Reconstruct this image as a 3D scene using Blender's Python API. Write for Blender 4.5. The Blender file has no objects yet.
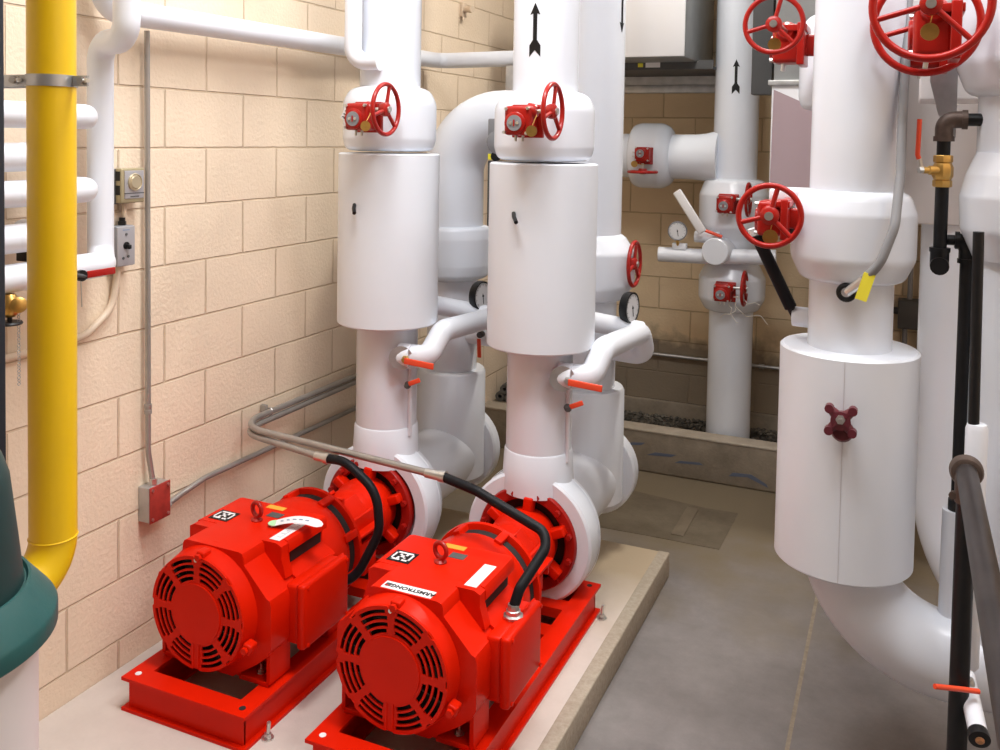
import bpy, bmesh, math, random
from mathutils import Vector as V, Matrix as M
random.seed(7)
C = bpy.context.scene.collection
PI = math.pi
# ------------------------------------------------------------------ materials
def mat(name, col, rough=.5, metal=0, coat=0, noise=0, nscale=8, bump=0, bscale=60, spec=.5):
    m = bpy.data.materials.new(name); m.use_nodes = True
    nt = m.node_tree; b = nt.nodes['Principled BSDF']
    b.inputs['Base Color'].default_value = (*col, 1)
    b.inputs['Roughness'].default_value = rough; b.inputs['Metallic'].default_value = metal
    b.inputs['Coat Weight'].default_value = coat; b.inputs['Coat Roughness'].default_value = .12
    b.inputs['Specular IOR Level'].default_value = spec
    tc = nt.nodes.new('ShaderNodeTexCoord')
    if noise:
        n = nt.nodes.new('ShaderNodeTexNoise'); n.inputs['Scale'].default_value = nscale; n.inputs['Detail'].default_value = 5
        nt.links.new(tc.outputs['Object'], n.inputs['Vector'])
        r = nt.nodes.new('ShaderNodeValToRGB')
        r.color_ramp.elements[0].position = .3; r.color_ramp.elements[1].position = .7
        r.color_ramp.elements[0].color = (*[c*(1-noise) for c in col], 1)
        r.color_ramp.elements[1].color = (*[min(1, c*(1+noise*.6)) for c in col], 1)
        nt.links.new(n.outputs['Fac'], r.inputs['Fac']); nt.links.new(r.outputs['Color'], b.inputs['Base Color'])
    if bump:
        n2 = nt.nodes.new('ShaderNodeTexNoise'); n2.inputs['Scale'].default_value = bscale; n2.inputs['Detail'].default_value = 4
        nt.links.new(tc.outputs['Object'], n2.inputs['Vector'])
        bp = nt.nodes.new('ShaderNodeBump'); bp.inputs['Strength'].default_value = bump; bp.inputs['Distance'].default_value = .003
        nt.links.new(n2.outputs['Fac'], bp.inputs['Height']); nt.links.new(bp.outputs['Normal'], b.inputs['Normal'])
    return m
WHITE = mat('white_pvc_jacket', (.755, .785, .85), .24, noise=.02, nscale=3, bump=.05, bscale=25)
JACK = mat('white_matte_jacket', (.755, .785, .845), .38, noise=.02, nscale=3)
SMALLW = mat('white_small_pipe', (.765, .79, .85), .3)
SEAM = mat('seam_line', (.55, .52, .54), .5)
RED = mat('red_enamel', (.68, .013, .0015), .36, spec=.1, noise=.06, nscale=5, bump=.06, bscale=35)
REDV = mat('red_valve_paint', (.36, .011, .007), .3, coat=.1, spec=.3)
ORANGE = mat('orange_red_handle', (.80, .075, .025), .4)
BLACK = mat('black_iron', (.007, .007, .008), .42, noise=.3, nscale=30, spec=.35)
RUBBER = mat('black_conduit', (.007, .007, .009), .5, spec=.2)
DARK = mat('painted_recess_shade', (.012, .010, .010), .7)  # black painted where openings and recesses lie in shade
STEEL = mat('galvanised_steel', (.50, .50, .50), .38, .75, noise=.15, nscale=20)
EMT = mat('grey_conduit_metal', (.42, .40, .38), .36, .7, noise=.08, nscale=14)
BOLT = mat('zinc_bolt', (.62, .62, .60), .3, .9)
BRASS = mat('brass', (.62, .38, .11), .32, .9, noise=.15, nscale=30)
IRON = mat('rusty_iron_fitting', (.12, .085, .07), .5, .5, noise=.3, nscale=30)
YELLOW = mat('yellow_gas_paint', (.80, .50, .004), .36, noise=.05, nscale=5, coat=.1)
GREEN = mat('dark_green_plastic', (.010, .075, .072), .42, noise=.08, nscale=12, bump=.12, bscale=120)
GREEND = mat('darker_green_plastic', (.006, .030, .030), .5)
DRUM = mat('milky_drum_plastic', (.72, .66, .66), .4)
BEIGE = mat('painted_conduit_beige', (.66, .53, .40), .5)
GREYP = mat('grey_plastic', (.24, .24, .255), .5)
GREYD = mat('dark_grey_paint', (.075, .075, .075), .55)
THERM = mat('thermostat_brass_paint', (.42, .36, .22), .4, .4)
PLATE = mat('grey_steel_plate', (.46, .45, .47), .4, .5)
DUCTG = mat('grey_sheet_metal', (.30, .31, .31), .42, .6, noise=.12, nscale=9)
DUCTW = mat('white_sheet_metal', (.76, .75, .76), .35)
DUCTREFL = mat('red_reflection_sheet_metal', (.56, .43, .46), .22, .35)  # pink stands for the red pump mirrored in the sheet
MAROON = mat('maroon_knob', (.115, .016, .026), .35)
YTAG = mat('yellow_tag', (.85, .75, .05), .5)
PAPER = mat('white_label', (.80, .78, .79), .5)
LGREEN = mat('pale_green_label', (.45, .72, .42), .5)
BLUEGREY = mat('blue_grey_text', (.25, .30, .40), .6)
GAUGEF = mat('gauge_face', (.66, .66, .67), .25)
FOAM = mat('dark_foam_tube', (.10, .095, .085), .85)
RAIL = mat('grey_brown_rail', (.045, .037, .036), .38, .4, noise=.25, nscale=20)
STRING = mat('white_string', (.7, .66, .6), .8)
DREDC = mat('dull_red_cover', (.36, .035, .025), .55, noise=.3, nscale=30)
BLUEP = mat('blue_chalk', (.115, .135, .19), .9)

def block_mat(name, vec, joint, cols, stain=None):
    m = bpy.data.materials.new(name); m.use_nodes = True; nt = m.node_tree; L = nt.links
    b = nt.nodes['Principled BSDF']; b.inputs['Roughness'].default_value = .62
    b.inputs['Specular IOR Level'].default_value = .35
    tc = nt.nodes.new('ShaderNodeTexCoord'); sp = nt.nodes.new('ShaderNodeSeparateXYZ'); L.new(tc.outputs['Object'], sp.inputs[0])
    cb = nt.nodes.new('ShaderNodeCombineXYZ'); L.new(sp.outputs[vec], cb.inputs[0]); L.new(sp.outputs[2], cb.inputs[1])
    ad = nt.nodes.new('ShaderNodeVectorMath'); ad.operation = 'ADD'; ad.inputs[1].default_value = (joint+8.128, .0043, 0); L.new(cb.outputs[0], ad.inputs[0])
    # slight wobble of the joints
    nz = nt.nodes.new('ShaderNodeTexNoise'); nz.inputs['Scale'].default_value = 14; L.new(tc.outputs['Object'], nz.inputs['Vector'])
    wb = nt.nodes.new('ShaderNodeVectorMath'); wb.operation = 'MULTIPLY_ADD'; wb.inputs[1].default_value = (.004, .004, 0); L.new(nz.outputs['Color'], wb.inputs[0]); L.new(ad.outputs[0], wb.inputs[2])
    br = nt.nodes.new('ShaderNodeTexBrick'); L.new(wb.outputs[0], br.inputs['Vector'])
    br.inputs['Scale'].default_value = 1; br.inputs['Brick Width'].default_value = .4064; br.inputs['Row Height'].default_value = .2032
    br.inputs['Mortar Size'].default_value = .005; br.inputs['Mortar Smooth'].default_value = .6; br.inputs['Bias'].default_value = 0
    br.inputs['Color1'].default_value = (*cols[0], 1); br.inputs['Color2'].default_value = (*cols[1], 1); br.inputs['Mortar'].default_value = (*cols[2], 1)
    br.offset = .5
    big = nt.nodes.new('ShaderNodeTexNoise'); big.inputs['Scale'].default_value = 2.2; big.inputs['Detail'].default_value = 6; L.new(tc.outputs['Object'], big.inputs['Vector'])
    mr = nt.nodes.new('ShaderNodeMapRange'); mr.inputs[1].default_value = .3; mr.inputs[2].default_value = .7; mr.inputs[3].default_value = .92; mr.inputs[4].default_value = 1.05; L.new(big.outputs['Fac'], mr.inputs[0])
    mx = nt.nodes.new('ShaderNodeVectorMath'); mx.operation = 'SCALE'; L.new(br.outputs['Color'], mx.inputs[0]); L.new(mr.outputs[0], mx.inputs['Scale'])
    out = mx.outputs[0]
    if stain:   # grime with its own ragged edge along the wet foot of the wall
        ns = nt.nodes.new('ShaderNodeTexNoise'); ns.inputs['Scale'].default_value = 5; ns.inputs['Detail'].default_value = 8; L.new(tc.outputs['Object'], ns.inputs['Vector'])
        ma = nt.nodes.new('ShaderNodeMath'); ma.operation = 'MULTIPLY_ADD'; ma.inputs[1].default_value = stain[1]; L.new(ns.outputs['Fac'], ma.inputs[0]); L.new(sp.outputs[2], ma.inputs[2])
        m2 = nt.nodes.new('ShaderNodeMapRange'); m2.inputs[1].default_value = stain[0]; m2.inputs[2].default_value = stain[0]+.1; m2.inputs[3].default_value = 1; m2.inputs[4].default_value = 0; L.new(ma.outputs[0], m2.inputs[0])
        mi = nt.nodes.new('ShaderNodeMix'); mi.data_type = 'RGBA'; L.new(m2.outputs[0], mi.inputs[0]); L.new(out, mi.inputs[6]); mi.inputs[7].default_value = (*stain[2], 1)
        out = mi.outputs[2]
    L.new(out, b.inputs['Base Color'])
    fine = nt.nodes.new('ShaderNodeTexNoise'); fine.inputs['Scale'].default_value = 75; fine.inputs['Detail'].default_value = 6; L.new(tc.outputs['Object'], fine.inputs['Vector'])
    b1 = nt.nodes.new('ShaderNodeBump'); b1.inputs['Strength'].default_value = .9; b1.inputs['Distance'].default_value = .003; L.new(fine.outputs['Fac'], b1.inputs['Height'])
    inv = nt.nodes.new('ShaderNodeMath'); inv.operation = 'SUBTRACT'; inv.inputs[0].default_value = 1; L.new(br.outputs['Fac'], inv.inputs[1])
    b2 = nt.nodes.new('ShaderNodeBump'); b2.inputs['Strength'].default_value = 1; b2.inputs['Distance'].default_value = .004; L.new(inv.outputs[0], b2.inputs['Height']); L.new(b1.outputs['Normal'], b2.inputs['Normal'])
    L.new(b2.outputs['Normal'], b.inputs['Normal'])
    return m
def conc_mat(name, c1, c2, c3=None, scale=2.5, bump=.3, rough=.7):
    m = bpy.data.materials.new(name); m.use_nodes = True; nt = m.node_tree; L = nt.links
    b = nt.nodes['Principled BSDF']; b.inputs['Roughness'].default_value = rough; b.inputs['Specular IOR Level'].default_value = .35
    tc = nt.nodes.new('ShaderNodeTexCoord')
    n = nt.nodes.new('ShaderNodeTexNoise'); n.inputs['Scale'].default_value = scale; n.inputs['Detail'].default_value = 10; n.inputs['Roughness'].default_value = .72
    L.new(tc.outputs['Object'], n.inputs['Vector'])
    r = nt.nodes.new('ShaderNodeValToRGB'); r.color_ramp.elements[0].position = .35; r.color_ramp.elements[1].position = .66
    r.color_ramp.elements[0].color = (*c1, 1); r.color_ramp.elements[1].color = (*c2, 1); L.new(n.outputs['Fac'], r.inputs['Fac'])
    out = r.outputs['Color']
    if c3:   # water stains spreading from the gravel trough at the back (ragged edge)
        sp = nt.nodes.new('ShaderNodeSeparateXYZ'); L.new(tc.outputs['Object'], sp.inputs[0])
        n2 = nt.nodes.new('ShaderNodeTexNoise'); n2.inputs['Scale'].default_value = 3.5; n2.inputs['Detail'].default_value = 7; L.new(tc.outputs['Object'], n2.inputs['Vector'])
        ma = nt.nodes.new('ShaderNodeMath'); ma.operation = 'MULTIPLY_ADD'; ma.inputs[1].default_value = c3[1]; L.new(n2.outputs['Fac'], ma.inputs[0]); L.new(sp.outputs[1], ma.inputs[2])
        mr = nt.nodes.new('ShaderNodeMapRange'); mr.inputs[1].default_value = c3[0]; mr.inputs[2].default_value = c3[0]+c3[2]; L.new(ma.outputs[0], mr.inputs[0])
        mi = nt.nodes.new('ShaderNodeMix'); mi.data_type = 'RGBA'; L.new(mr.outputs[0], mi.inputs[0]); L.new(out, mi.inputs[6]); mi.inputs[7].default_value = (*c3[3], 1)
        out = mi.outputs[2]
    L.new(out, b.inputs['Base Color'])
    f = nt.nodes.new('ShaderNodeTexNoise'); f.inputs['Scale'].default_value = 70; f.inputs['Detail'].default_value = 6; L.new(tc.outputs['Object'], f.inputs['Vector'])
    bp = nt.nodes.new('ShaderNodeBump'); bp.inputs['Strength'].default_value = bump; bp.inputs['Distance'].default_value = .004; L.new(f.outputs['Fac'], bp.inputs['Height']); L.new(bp.outputs['Normal'], b.inputs['Normal'])
    return m

# ------------------------------------------------------------------ mesh builder
def fillet(pts, rad, n=8):
    pts = [V(p) for p in pts]
    if not isinstance(rad, (list, tuple)): rad = [rad]*len(pts)
    out = [pts[0]]
    for i in range(1, len(pts)-1):
        p, a, c = pts[i], pts[i-1], pts[i+1]
        u, w = (a-p), (c-p); lu, lw = u.length, w.length; u.normalize(); w.normalize()
        ang = u.angle(w)
        if rad[i] < 1e-6 or ang > PI-1e-3: out.append(p); continue
        d = min(rad[i]/math.tan(ang/2), lu*.999, lw*.999); r = d*math.tan(ang/2)
        bis = (u+w).normalized(); ctr = p+bis*(r/math.sin(ang/2))
        s, e = p+u*d-ctr, p+w*d-ctr; tot = s.angle(e); ax = s.cross(e).normalized()
        for k in range(n+1): out.append(ctr+M.Rotation(tot*k/n, 3, ax)@s)
    out.append(pts[-1]); return out
def frame(ax):
    ax = V(ax).normalized(); t = V((0, 0, 1)) if abs(ax.z) < .9 else V((0, 1, 0))
    u = ax.cross(t).normalized(); return u, ax.cross(u).normalized(), ax
class MB:
    def __init__(s): s.v = []; s.f = []
    def ring(s, c, u, w, r, n):
        i = len(s.v)
        for k in range(n):
            a = 2*PI*k/n; s.v.append(c+u*(r*math.cos(a))+w*(r*math.sin(a)))
        return i
    def band(s, a, b, n):
        for k in range(n): s.f.append((a+k, a+(k+1) % n, b+(k+1) % n, b+k))
    def tube(s, pts, r, fil=0, n=20, caps=True, fn=8):
        P = fillet(pts, fil, fn); P2 = [P[0]]
        for p in P[1:]:
            if (p-P2[-1]).length > 1e-5: P2.append(p)
        P = P2
        T = [(P[min(i+1, len(P)-1)]-P[max(i-1, 0)]).normalized() for i in range(len(P))]
        u, w, _ = frame(T[0]); idx = []
        for i, p in enumerate(P):
            if i:
                q = T[i-1].rotation_difference(T[i]); u = q@u
            w = T[i].cross(u).normalized(); u = w.cross(T[i]).normalized()
            rr = r[i] if isinstance(r, list) else r
            idx.append(s.ring(p, u, w, rr, n))
        for a, b in zip(idx, idx[1:]): s.band(a, b, n)
        if caps: s.f.append(tuple(idx[0]+k for k in reversed(range(n)))); s.f.append(tuple(idx[-1]+k for k in range(n)))
        return s
    def lathe(s, prof, o, ax=(0, 0, 1), n=36, caps=True, fil=None, fn=5):
        """prof: (radius, height along ax)"""
        if fil is not None:
            prof = [(p.x, p.y) for p in fillet([(a, b, 0) for a, b in prof], fil, fn)]
        u, w, ax = frame(ax); o = V(o); idx = []
        for r, h in prof: idx.append(s.ring(o+ax*h, u, w, max(r, 1e-4), n))
        for a, b in zip(idx, idx[1:]): s.band(a, b, n)
        if caps: s.f.append(tuple(idx[0]+k for k in reversed(range(n)))); s.f.append(tuple(idx[-1]+k for k in range(n)))
        return s
    def box(s, c, size, rot=None, bev=0):
        c = V(c); x, y, z = [d/2 for d in size]
        if bev:
            bm = bmesh.new(); bmesh.ops.create_cube(bm, size=1)
            for v in bm.verts: v.co = V((v.co.x*size[0], v.co.y*size[1], v.co.z*size[2]))
            bmesh.ops.bevel(bm, geom=bm.edges[:], offset=bev, segments=3, affect='EDGES', profile=.5)
            i = len(s.v); bm.verts.index_update()
            for v in bm.verts: s.v.append(c+(rot@v.co if rot else v.co))
            for f in bm.faces: s.f.append(tuple(i+v.index for v in f.verts))
            bm.free(); return s
        i = len(s.v)
        for sx, sy, sz in ((-1,-1,-1),(1,-1,-1),(1,1,-1),(-1,1,-1),(-1,-1,1),(1,-1,1),(1,1,1),(-1,1,1)):
            p = V((sx*x, sy*y, sz*z)); s.v.append(c+(rot@p if rot else p))
        for f in ((3,2,1,0),(4,5,6,7),(0,1,5,4),(1,2,6,5),(2,3,7,6),(3,0,4,7)): s.f.append(tuple(i+k for k in f))
        return s
    def b2(s, lo, hi, bev=0):
        lo, hi = V(lo), V(hi); return s.box((lo+hi)/2, hi-lo, None, bev)
    def prism(s, poly, o, u, w, d):
        """poly in (u,w) plane at o, extruded along d (vector)"""
        o, u, w, d = V(o), V(u), V(w), V(d); i = len(s.v); n = len(poly)
        for a, b in poly: s.v.append(o+u*a+w*b)
        for a, b in poly: s.v.append(o+u*a+w*b+d)
        s.f.append(tuple(i+k for k in reversed(range(n)))); s.f.append(tuple(i+n+k for k in range(n)))
        for k in range(n): s.f.append((i+k, i+(k+1) % n, i+n+(k+1) % n, i+n+k))
        return s
    def torus(s, c, ax, R, r, n=40, m=12, arc=None):
        u, w, a = frame(ax); c = V(c); idx = []
        for k in range(n):
            t = 2*PI*k/n; d = u*math.cos(t)+w*math.sin(t); idx.append(s.ring(c+d*R, d, a, r, m))
        for k in range(n): s.band(idx[k], idx[(k+1) % n], m)
        return s
    def build(s, name, m, parent=None, ang=38):
        me = bpy.data.meshes.new(name)
        off = V((0, 0, 0)); p = parent
        while p: off += p.location; p = p.parent
        if parent is None and s.v:
            off = V((0, 0, 0))
        me.from_pydata([tuple(V(v)-off) for v in s.v], [], s.f); me.update()
        bm = bmesh.new(); bm.from_mesh(me); bmesh.ops.recalc_face_normals(bm, faces=bm.faces); bm.to_mesh(me); bm.free()
        for q in me.polygons: q.use_smooth = True
        me.set_sharp_from_angle(angle=math.radians(ang))
        me.materials.append(m); o = bpy.data.objects.new(name, me); C.objects.link(o); o.parent = parent
        return o
def tag(o, label, cat, group=None):
    o['label'] = label; o['category'] = cat
    if group: o['group'] = group
    return o
def thing(name, label, cat, loc, group=None):
    o = bpy.data.objects.new(name, None); o.empty_display_size = .05; C.objects.link(o); o.location = loc
    return tag(o, label, cat, group)
def struct(o): o['kind'] = 'structure'; return o
def lab(o, t): o['label'] = t; return o
def hexbolt(mb, c, ax, r, h): return mb.lathe([(r, 0), (r, h)], c, ax, n=6)
def curved_decal(poly, cx, cy, r, th0, z0, e=.0015, sub=6):
    """flat outline (x,z) wrapped on a vertical cylinder of radius r; th0 = facing angle"""
    mb = MB(); i = len(mb.v)
    for k, rr in enumerate((r+.0002, r+e)):
        for a, b in poly:
            t = th0+a/r; mb.v.append(V((cx+rr*math.cos(t), cy+rr*math.sin(t), z0+b)))
    n = len(poly)
    mb.f.append(tuple(range(n))); mb.f.append(tuple(n+k for k in reversed(range(n))))
    for k in range(n): mb.f.append((k, (k+1) % n, n+(k+1) % n, n+k))
    return mb

# ------------------------------------------------------------------ room
H = .105          # pad top
XR, YB, YF, ZC = 4.3, 5.73, -2.6, 4.4
ZT = ZC-.004
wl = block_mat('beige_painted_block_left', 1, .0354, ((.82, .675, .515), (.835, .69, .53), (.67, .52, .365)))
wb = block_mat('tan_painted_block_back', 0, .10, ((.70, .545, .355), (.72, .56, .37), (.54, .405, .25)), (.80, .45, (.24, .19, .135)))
wo = block_mat('darkened_block_front', 0, 0, ((.22, .18, .14), (.24, .20, .16), (.16, .13, .10)))  # unseen front wall, colour darkened to cut bounced light
FLOOR = conc_mat('grey_concrete_floor', (.155, .138, .132), (.235, .212, .205), (4.3, 1.6, .9, (.165, .13, .085)), 2.2)
PADM = conc_mat('painted_concrete_pad', (.55, .475, .425), (.62, .545, .49), (3.35, .7, .6, (.43, .34, .235)), 3, .2)
CURB = conc_mat('damp_concrete_curb', (.19, .155, .115), (.30, .25, .19), None, 5, .5, .85)
CURBT = conc_mat('pale_concrete_ledge', (.34, .29, .23), (.45, .39, .32), None, 6, .4, .85)
CEIL = mat('white_painted_deck', (.74, .72, .70), .8)
struct(MB().b2((-.2, YF-.2, -.2), (XR+.2, YB+.2, 0)).build('floor', FLOOR))
struct(MB().b2((-.2, YF-.2, ZC), (XR+.2, YB+.2, ZC+.2)).build('ceiling', CEIL))
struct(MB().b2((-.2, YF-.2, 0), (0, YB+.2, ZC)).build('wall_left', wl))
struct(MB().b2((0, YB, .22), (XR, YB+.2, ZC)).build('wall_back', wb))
struct(MB().b2((XR, YF-.2, 0), (XR+.2, YB+.2, ZC)).build('wall_right', block_mat('beige_block_right', 1, 0, ((.74, .58, .44), (.76, .60, .46), (.55, .42, .30)))))
struct(MB().b2((0, YF-.2, 0), (XR, YF, ZC)).build('wall_front', wo))
mb = MB().b2((0, YF, 0), (1.45, 3.84, H), .008); struct(mb.build('trim_1', PADM))
mb = MB().b2((1.402, YF, 0), (1.4525, 3.8425, H+.0012), .006); struct(mb.build('trim_7', conc_mat('rough_pad_edge', (.33, .275, .21), (.43, .37, .295), None, 60, .35, .9)))
mb = MB().b2((0, YB-.035, 0), (XR, YB, .22), .006); struct(mb.build('trim_2', CURB))          # footing under the back wall
mb = MB().b2((0, 5.015, 0), (XR, 5.13, .235), .012); curb = mb.build('trim_3', CURB); struct(curb)
mb = MB().b2((0, 5.012, .228), (XR, 5.133, .242), .005); struct(mb.build('trim_4', CURBT))
mb = MB()
for ox, oz, pts in ((.93, .16, [(0, 0), (.08, .012), (.10, .028), (.02, .018)]), (1.04, .12, [(0, 0), (.14, .01), (.17, .026), (.05, .022)]), (1.20, .10, [(0, .0), (.16, .012), (.14, .024), (.03, .016)]), (1.50, .075, [(0, 0), (.10, .01), (.21, -.03), (.20, -.012), (.12, .028), (.02, .022)])):
    mb.prism(pts, (ox, 5.0145, oz-.02), (1, 0, 0), (0, 0, 1), (0, -.001, 0))
o = mb.build('chalk_marks', BLUEP, curb)
# patch of darker cement trowelled on the floor
mb = MB().prism([(.9, 4.15), (1.0, 4.19), (1.25, 4.2), (1.6, 4.2), (1.61, 4.66), (1.45, 4.65), (1.0, 4.72), (.9, 4.72)], (0, 0, .0), (1, 0, 0), (0, 1, 0), (0, 0, .002))
struct(mb.build('trim_5', conc_mat('damp_patch_cement', (.095, .074, .048), (.14, .112, .078), None, 6, .4)))
mb = MB().b2((1.36, 4.26, .001), (1.42, 4.62, .006), .002); struct(mb.build('trim_6', conc_mat('damp_patch_ridge', (.13, .10, .068), (.165, .13, .09), None, 6, .4)))
struct(MB().b2((2.043, YF, 0), (2.056, 5.01, .0012)).build('trim_8', conc_mat('tan_joint_sealant', (.20, .16, .11), (.30, .25, .19), None, 20, .5)))
# gravel
mb = MB().b2((0, 5.125, 0), (XR, YB-.03, .115))
for k in range(1500):
    x, y = random.uniform(.55, 2.6), random.uniform(5.15, YB-.05); r = random.uniform(.008, .019)
    zz = .115+.03*math.exp(-((y-5.5)/.2)**2)+random.uniform(-.004, .012)
    i = len(mb.v); q = [V((x+r*random.uniform(.7, 1.2)*a, y+r*random.uniform(.7, 1.2)*b, zz+r*.7*c)) for a, b, c in ((1,0,0),(0,1,0),(-1,0,0),(0,-1,0),(0,0,1),(0,0,-1))]
    mb.v += q
    for f in ((0,1,4),(1,2,4),(2,3,4),(3,0,4),(1,0,5),(2,1,5),(3,2,5),(0,3,5)): mb.f.append(tuple(i+t for t in f))
g = mb.build('gravel', mat('dark_wet_gravel', (.10, .088, .07), .7, noise=.8, nscale=22), None, 10); g['kind'] = 'stuff'
tag(g, 'dark loose gravel filling the trough behind the concrete curb', 'gravel')

# ------------------------------------------------------------------ pump sets
AZ = .405-H
def make_pump(x0, y0, variant):
    lb = ['red motor driven pump nearer the block wall, with a curling paper tag on top', 'red motor driven pump farther from the wall, with white name label on top'][variant]
    R = thing('pump', lb, 'pump', (0, 0, 0), 'red pumps on the concrete pad')
    # base frame: channels with the webs set in
    m = MB(); L_ = 1.205; W = .235; fw = .066
    def chan(lo, hi, axis):     # rail along axis, flanges top and bottom
        m.b2(lo, (hi[0], hi[1], .010)); m.b2((lo[0], lo[1], .095), hi)
    chan((-W, 0, 0), (W, fw, H), 0); m.b2((-W+.016, .016, .01), (W-.016, .026, .095))
    chan((-W, L_-fw, 0), (W, L_, H), 0); m.b2((-W+.016, L_-.026, .01), (W-.016, L_-.016, .095))
    for sx in (-1, 1):
        a, b = sorted((sx*W, sx*(W-fw))); chan((a, fw, 0), (b, L_-fw, H), 1)
        a, b = sorted((sx*(W-.016), sx*(W-.026))); m.b2((a, .02, .01), (b, L_-.02, .095))
    for yy in (.80, .98): m.b2((-W+fw, yy, .06), (W-fw, yy+.07, .095))
    fr = m.build('base_frame', RED, R)
    for p in ((-.2, .035), (.2, .035), (-.2, L_-.03), (.2, L_-.03)):
        m = MB().lathe([(.010, 0), (.010, .0012)], (p[0], p[1], H), n=14); lab(m.build('bolt_hole_stand_in', PAPER if p[1] < .5 and p[0] < 0 else DARK, fr), 'flat disc painted as the shade or pad in the frame corner bolt hole')  # flat discs: black for shade in the hole, white for the pad below
    for p in ((.252, .085), (.255, 1.16), (-.255, .085)):
        m = MB().lathe([(.018, 0), (.018, .004)], (p[0], p[1], 0), n=18); hexbolt(m, (p[0], p[1], .004), (0, 0, 1), .011, .012)
        m.tube([(p[0], p[1], .012), (p[0]+.004, p[1], .05)], .006, n=8); m.build('anchor_bolt', BOLT, R)
    # motor
    m = MB()
    low = [(.222, .06), (.222, -.07), (.208, -.095), (.172, -.125), (.08, -.185), (-.08, -.185), (-.172, -.125), (-.208, -.095), (-.222, -.07), (-.222, .06)]
    top = [(.10, .205), (.112, .201), (.117, .192), (.120, .168), (.205, .083), (.216, .078)]
    poly = top+low+[(-a, b) for a, b in reversed(top)]
    m.prism(poly, (0, .135, AZ), (1, 0, 0), (0, 0, 1), (0, .135, 0))
    top2 = [(.165, .205), (.178, .201), (.184, .190), (.184, .165), (.165, .160), (.165, .115), (.208, .095), (.219, .085)]
    m.prism(top2+low+[(-a, b) for a, b in reversed(top2)], (0, .27, AZ), (1, 0, 0), (0, 0, 1), (0, .205, 0))
    # scooped shoulder between the narrow front hood and the wide rear hood
    for sx in (-1, 1):
        m.prism([(.085, .2042), (.163, .2042), (.182, .195), (.182, .16), (.20, .10), (.10, .10)], (0, .235, AZ), (sx, 0, 0), (0, 0, 1), (0, .036, 0))
    m.lathe([(.165, .14), (.185, .142), (.192, .16), (.193, .56), (.190, .60), (.178, .63), (.16, .65), (.10, .66)], (0, 0, AZ), (0, 1, 0), 56)
    mo = m.build('motor_housing', RED, R, 30)
    for sx in (-1, 1):
        m = MB().prism([(.30, .118), (.465, .118), (.465, .158), (.30, .158)], (sx*.1655, 0, AZ), (0, 1, 0), (0, 0, 1), (sx*.002, 0, 0)); lab(m.build('air_vent_shade', DARK, mo), 'dark plate painted as shade in the air opening under the hood')  # flat plate, the opening's shade is put into its colour
    # fan cover with slots
    FY = .078; m = MB(); N = 160; bands = [0, .030, .060, .094, .100, .112, .118, .130, .136, .148, .1535, .1645, .175]
    slot = {3: .0, 4: 1, 6: 1, 8: 1, 10: 1}
    def rout(k):
        a = (k/N*8) % 1; d = min(a, 1-a); return -.006 if d < .07 else 0
    ids = []
    for j, r in enumerate(bands):
        for sd in (0, 1):
            pass
    def vid(j, k, sd): return base+(j*N+(k % N))*2+sd
    base = len(m.v)
    for j, r in enumerate(bands):
        for k in range(N):
            t = 2*PI*(k)/N; rr = r+(rout(k) if j == len(bands)-1 else 0)
            for sd in (0, 1): m.v.append(V((rr*math.sin(t), FY+sd*.006, AZ+rr*math.cos(t))))
    def solid(j, k):
        k %= N
        if j not in (4, 6, 8, 10): return True
        a = ((k+.5)/N*8) % 1; d = min(a, 1-a)*(2*PI/8)*bands[j]
        lim = {4: .012, 6: .011, 8: .011, 10: .020}[j]
        if k/N > .44 and k/N < .56: lim = .021
        return d < lim
    J = len(bands)-1
    for j in range(J):
        for k in range(N):
            if not solid(j, k): continue
            m.f.append((vid(j, k, 0), vid(j, k+1, 0), vid(j+1, k+1, 0), vid(j+1, k, 0)))
            m.f.append((vid(j, k, 1), vid(j+1, k, 1), vid(j+1, k+1, 1), vid(j, k+1, 1)))
            if j == J-1 or not solid(j+1, k): m.f.append((vid(j+1, k, 0), vid(j+1, k+1, 0), vid(j+1, k+1, 1), vid(j+1, k, 1)))
            if j > 0 and not solid(j-1, k): m.f.append((vid(j, k, 0), vid(j, k, 1), vid(j, k+1, 1), vid(j, k+1, 0)))
            if not solid(j, k-1): m.f.append((vid(j, k, 0), vid(j+1, k, 0), vid(j+1, k, 1), vid(j, k, 1)))
            if not solid(j, k+1): m.f.append((vid(j, k+1, 0), vid(j, k+1, 1), vid(j+1, k+1, 1), vid(j+1, k+1, 0)))
    m.v = [V(v) for v in m.v]
    m.lathe([(.092, -.004), (.092, .002)], (0, FY, AZ), (0, 1, 0), 48, fil=0)
    m.lathe([(.172, .003), (.176, .006), (.190, .085), (.185, .085), (.170, .01)], (0, FY, AZ), (0, 1, 0), 64, caps=False)
    m.b2((-.012, FY-.004, AZ-.168), (-.007, FY+.002, AZ-.09)).b2((.007, FY-.004, AZ-.168), (.012, FY+.002, AZ-.09)).b2((-.008, FY-.0015, AZ-.168), (.008, FY+.002, AZ-.09))
    fc = m.build('fan_cover', RED, R, 30); fc.location = (-.012, 0, .016)
    m = MB().lathe([(.172, .115), (.172, .117)], (0, 0, AZ), (0, 1, 0), 40)  # black fan added for the shade seen through the slots
    for k in range(10):
        a = 2*PI*k/10; m.box((.13*math.sin(a), .10, AZ+.13*math.cos(a)), (.004, .03, .07), M.Rotation(a, 3, 'Y'))
    cf = lab(m.build('added_fan_shade', DARK, R), 'added fan behind the slotted cover, black to stand for inner shade'); cf.location = (-.012, 0, .012)
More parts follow.
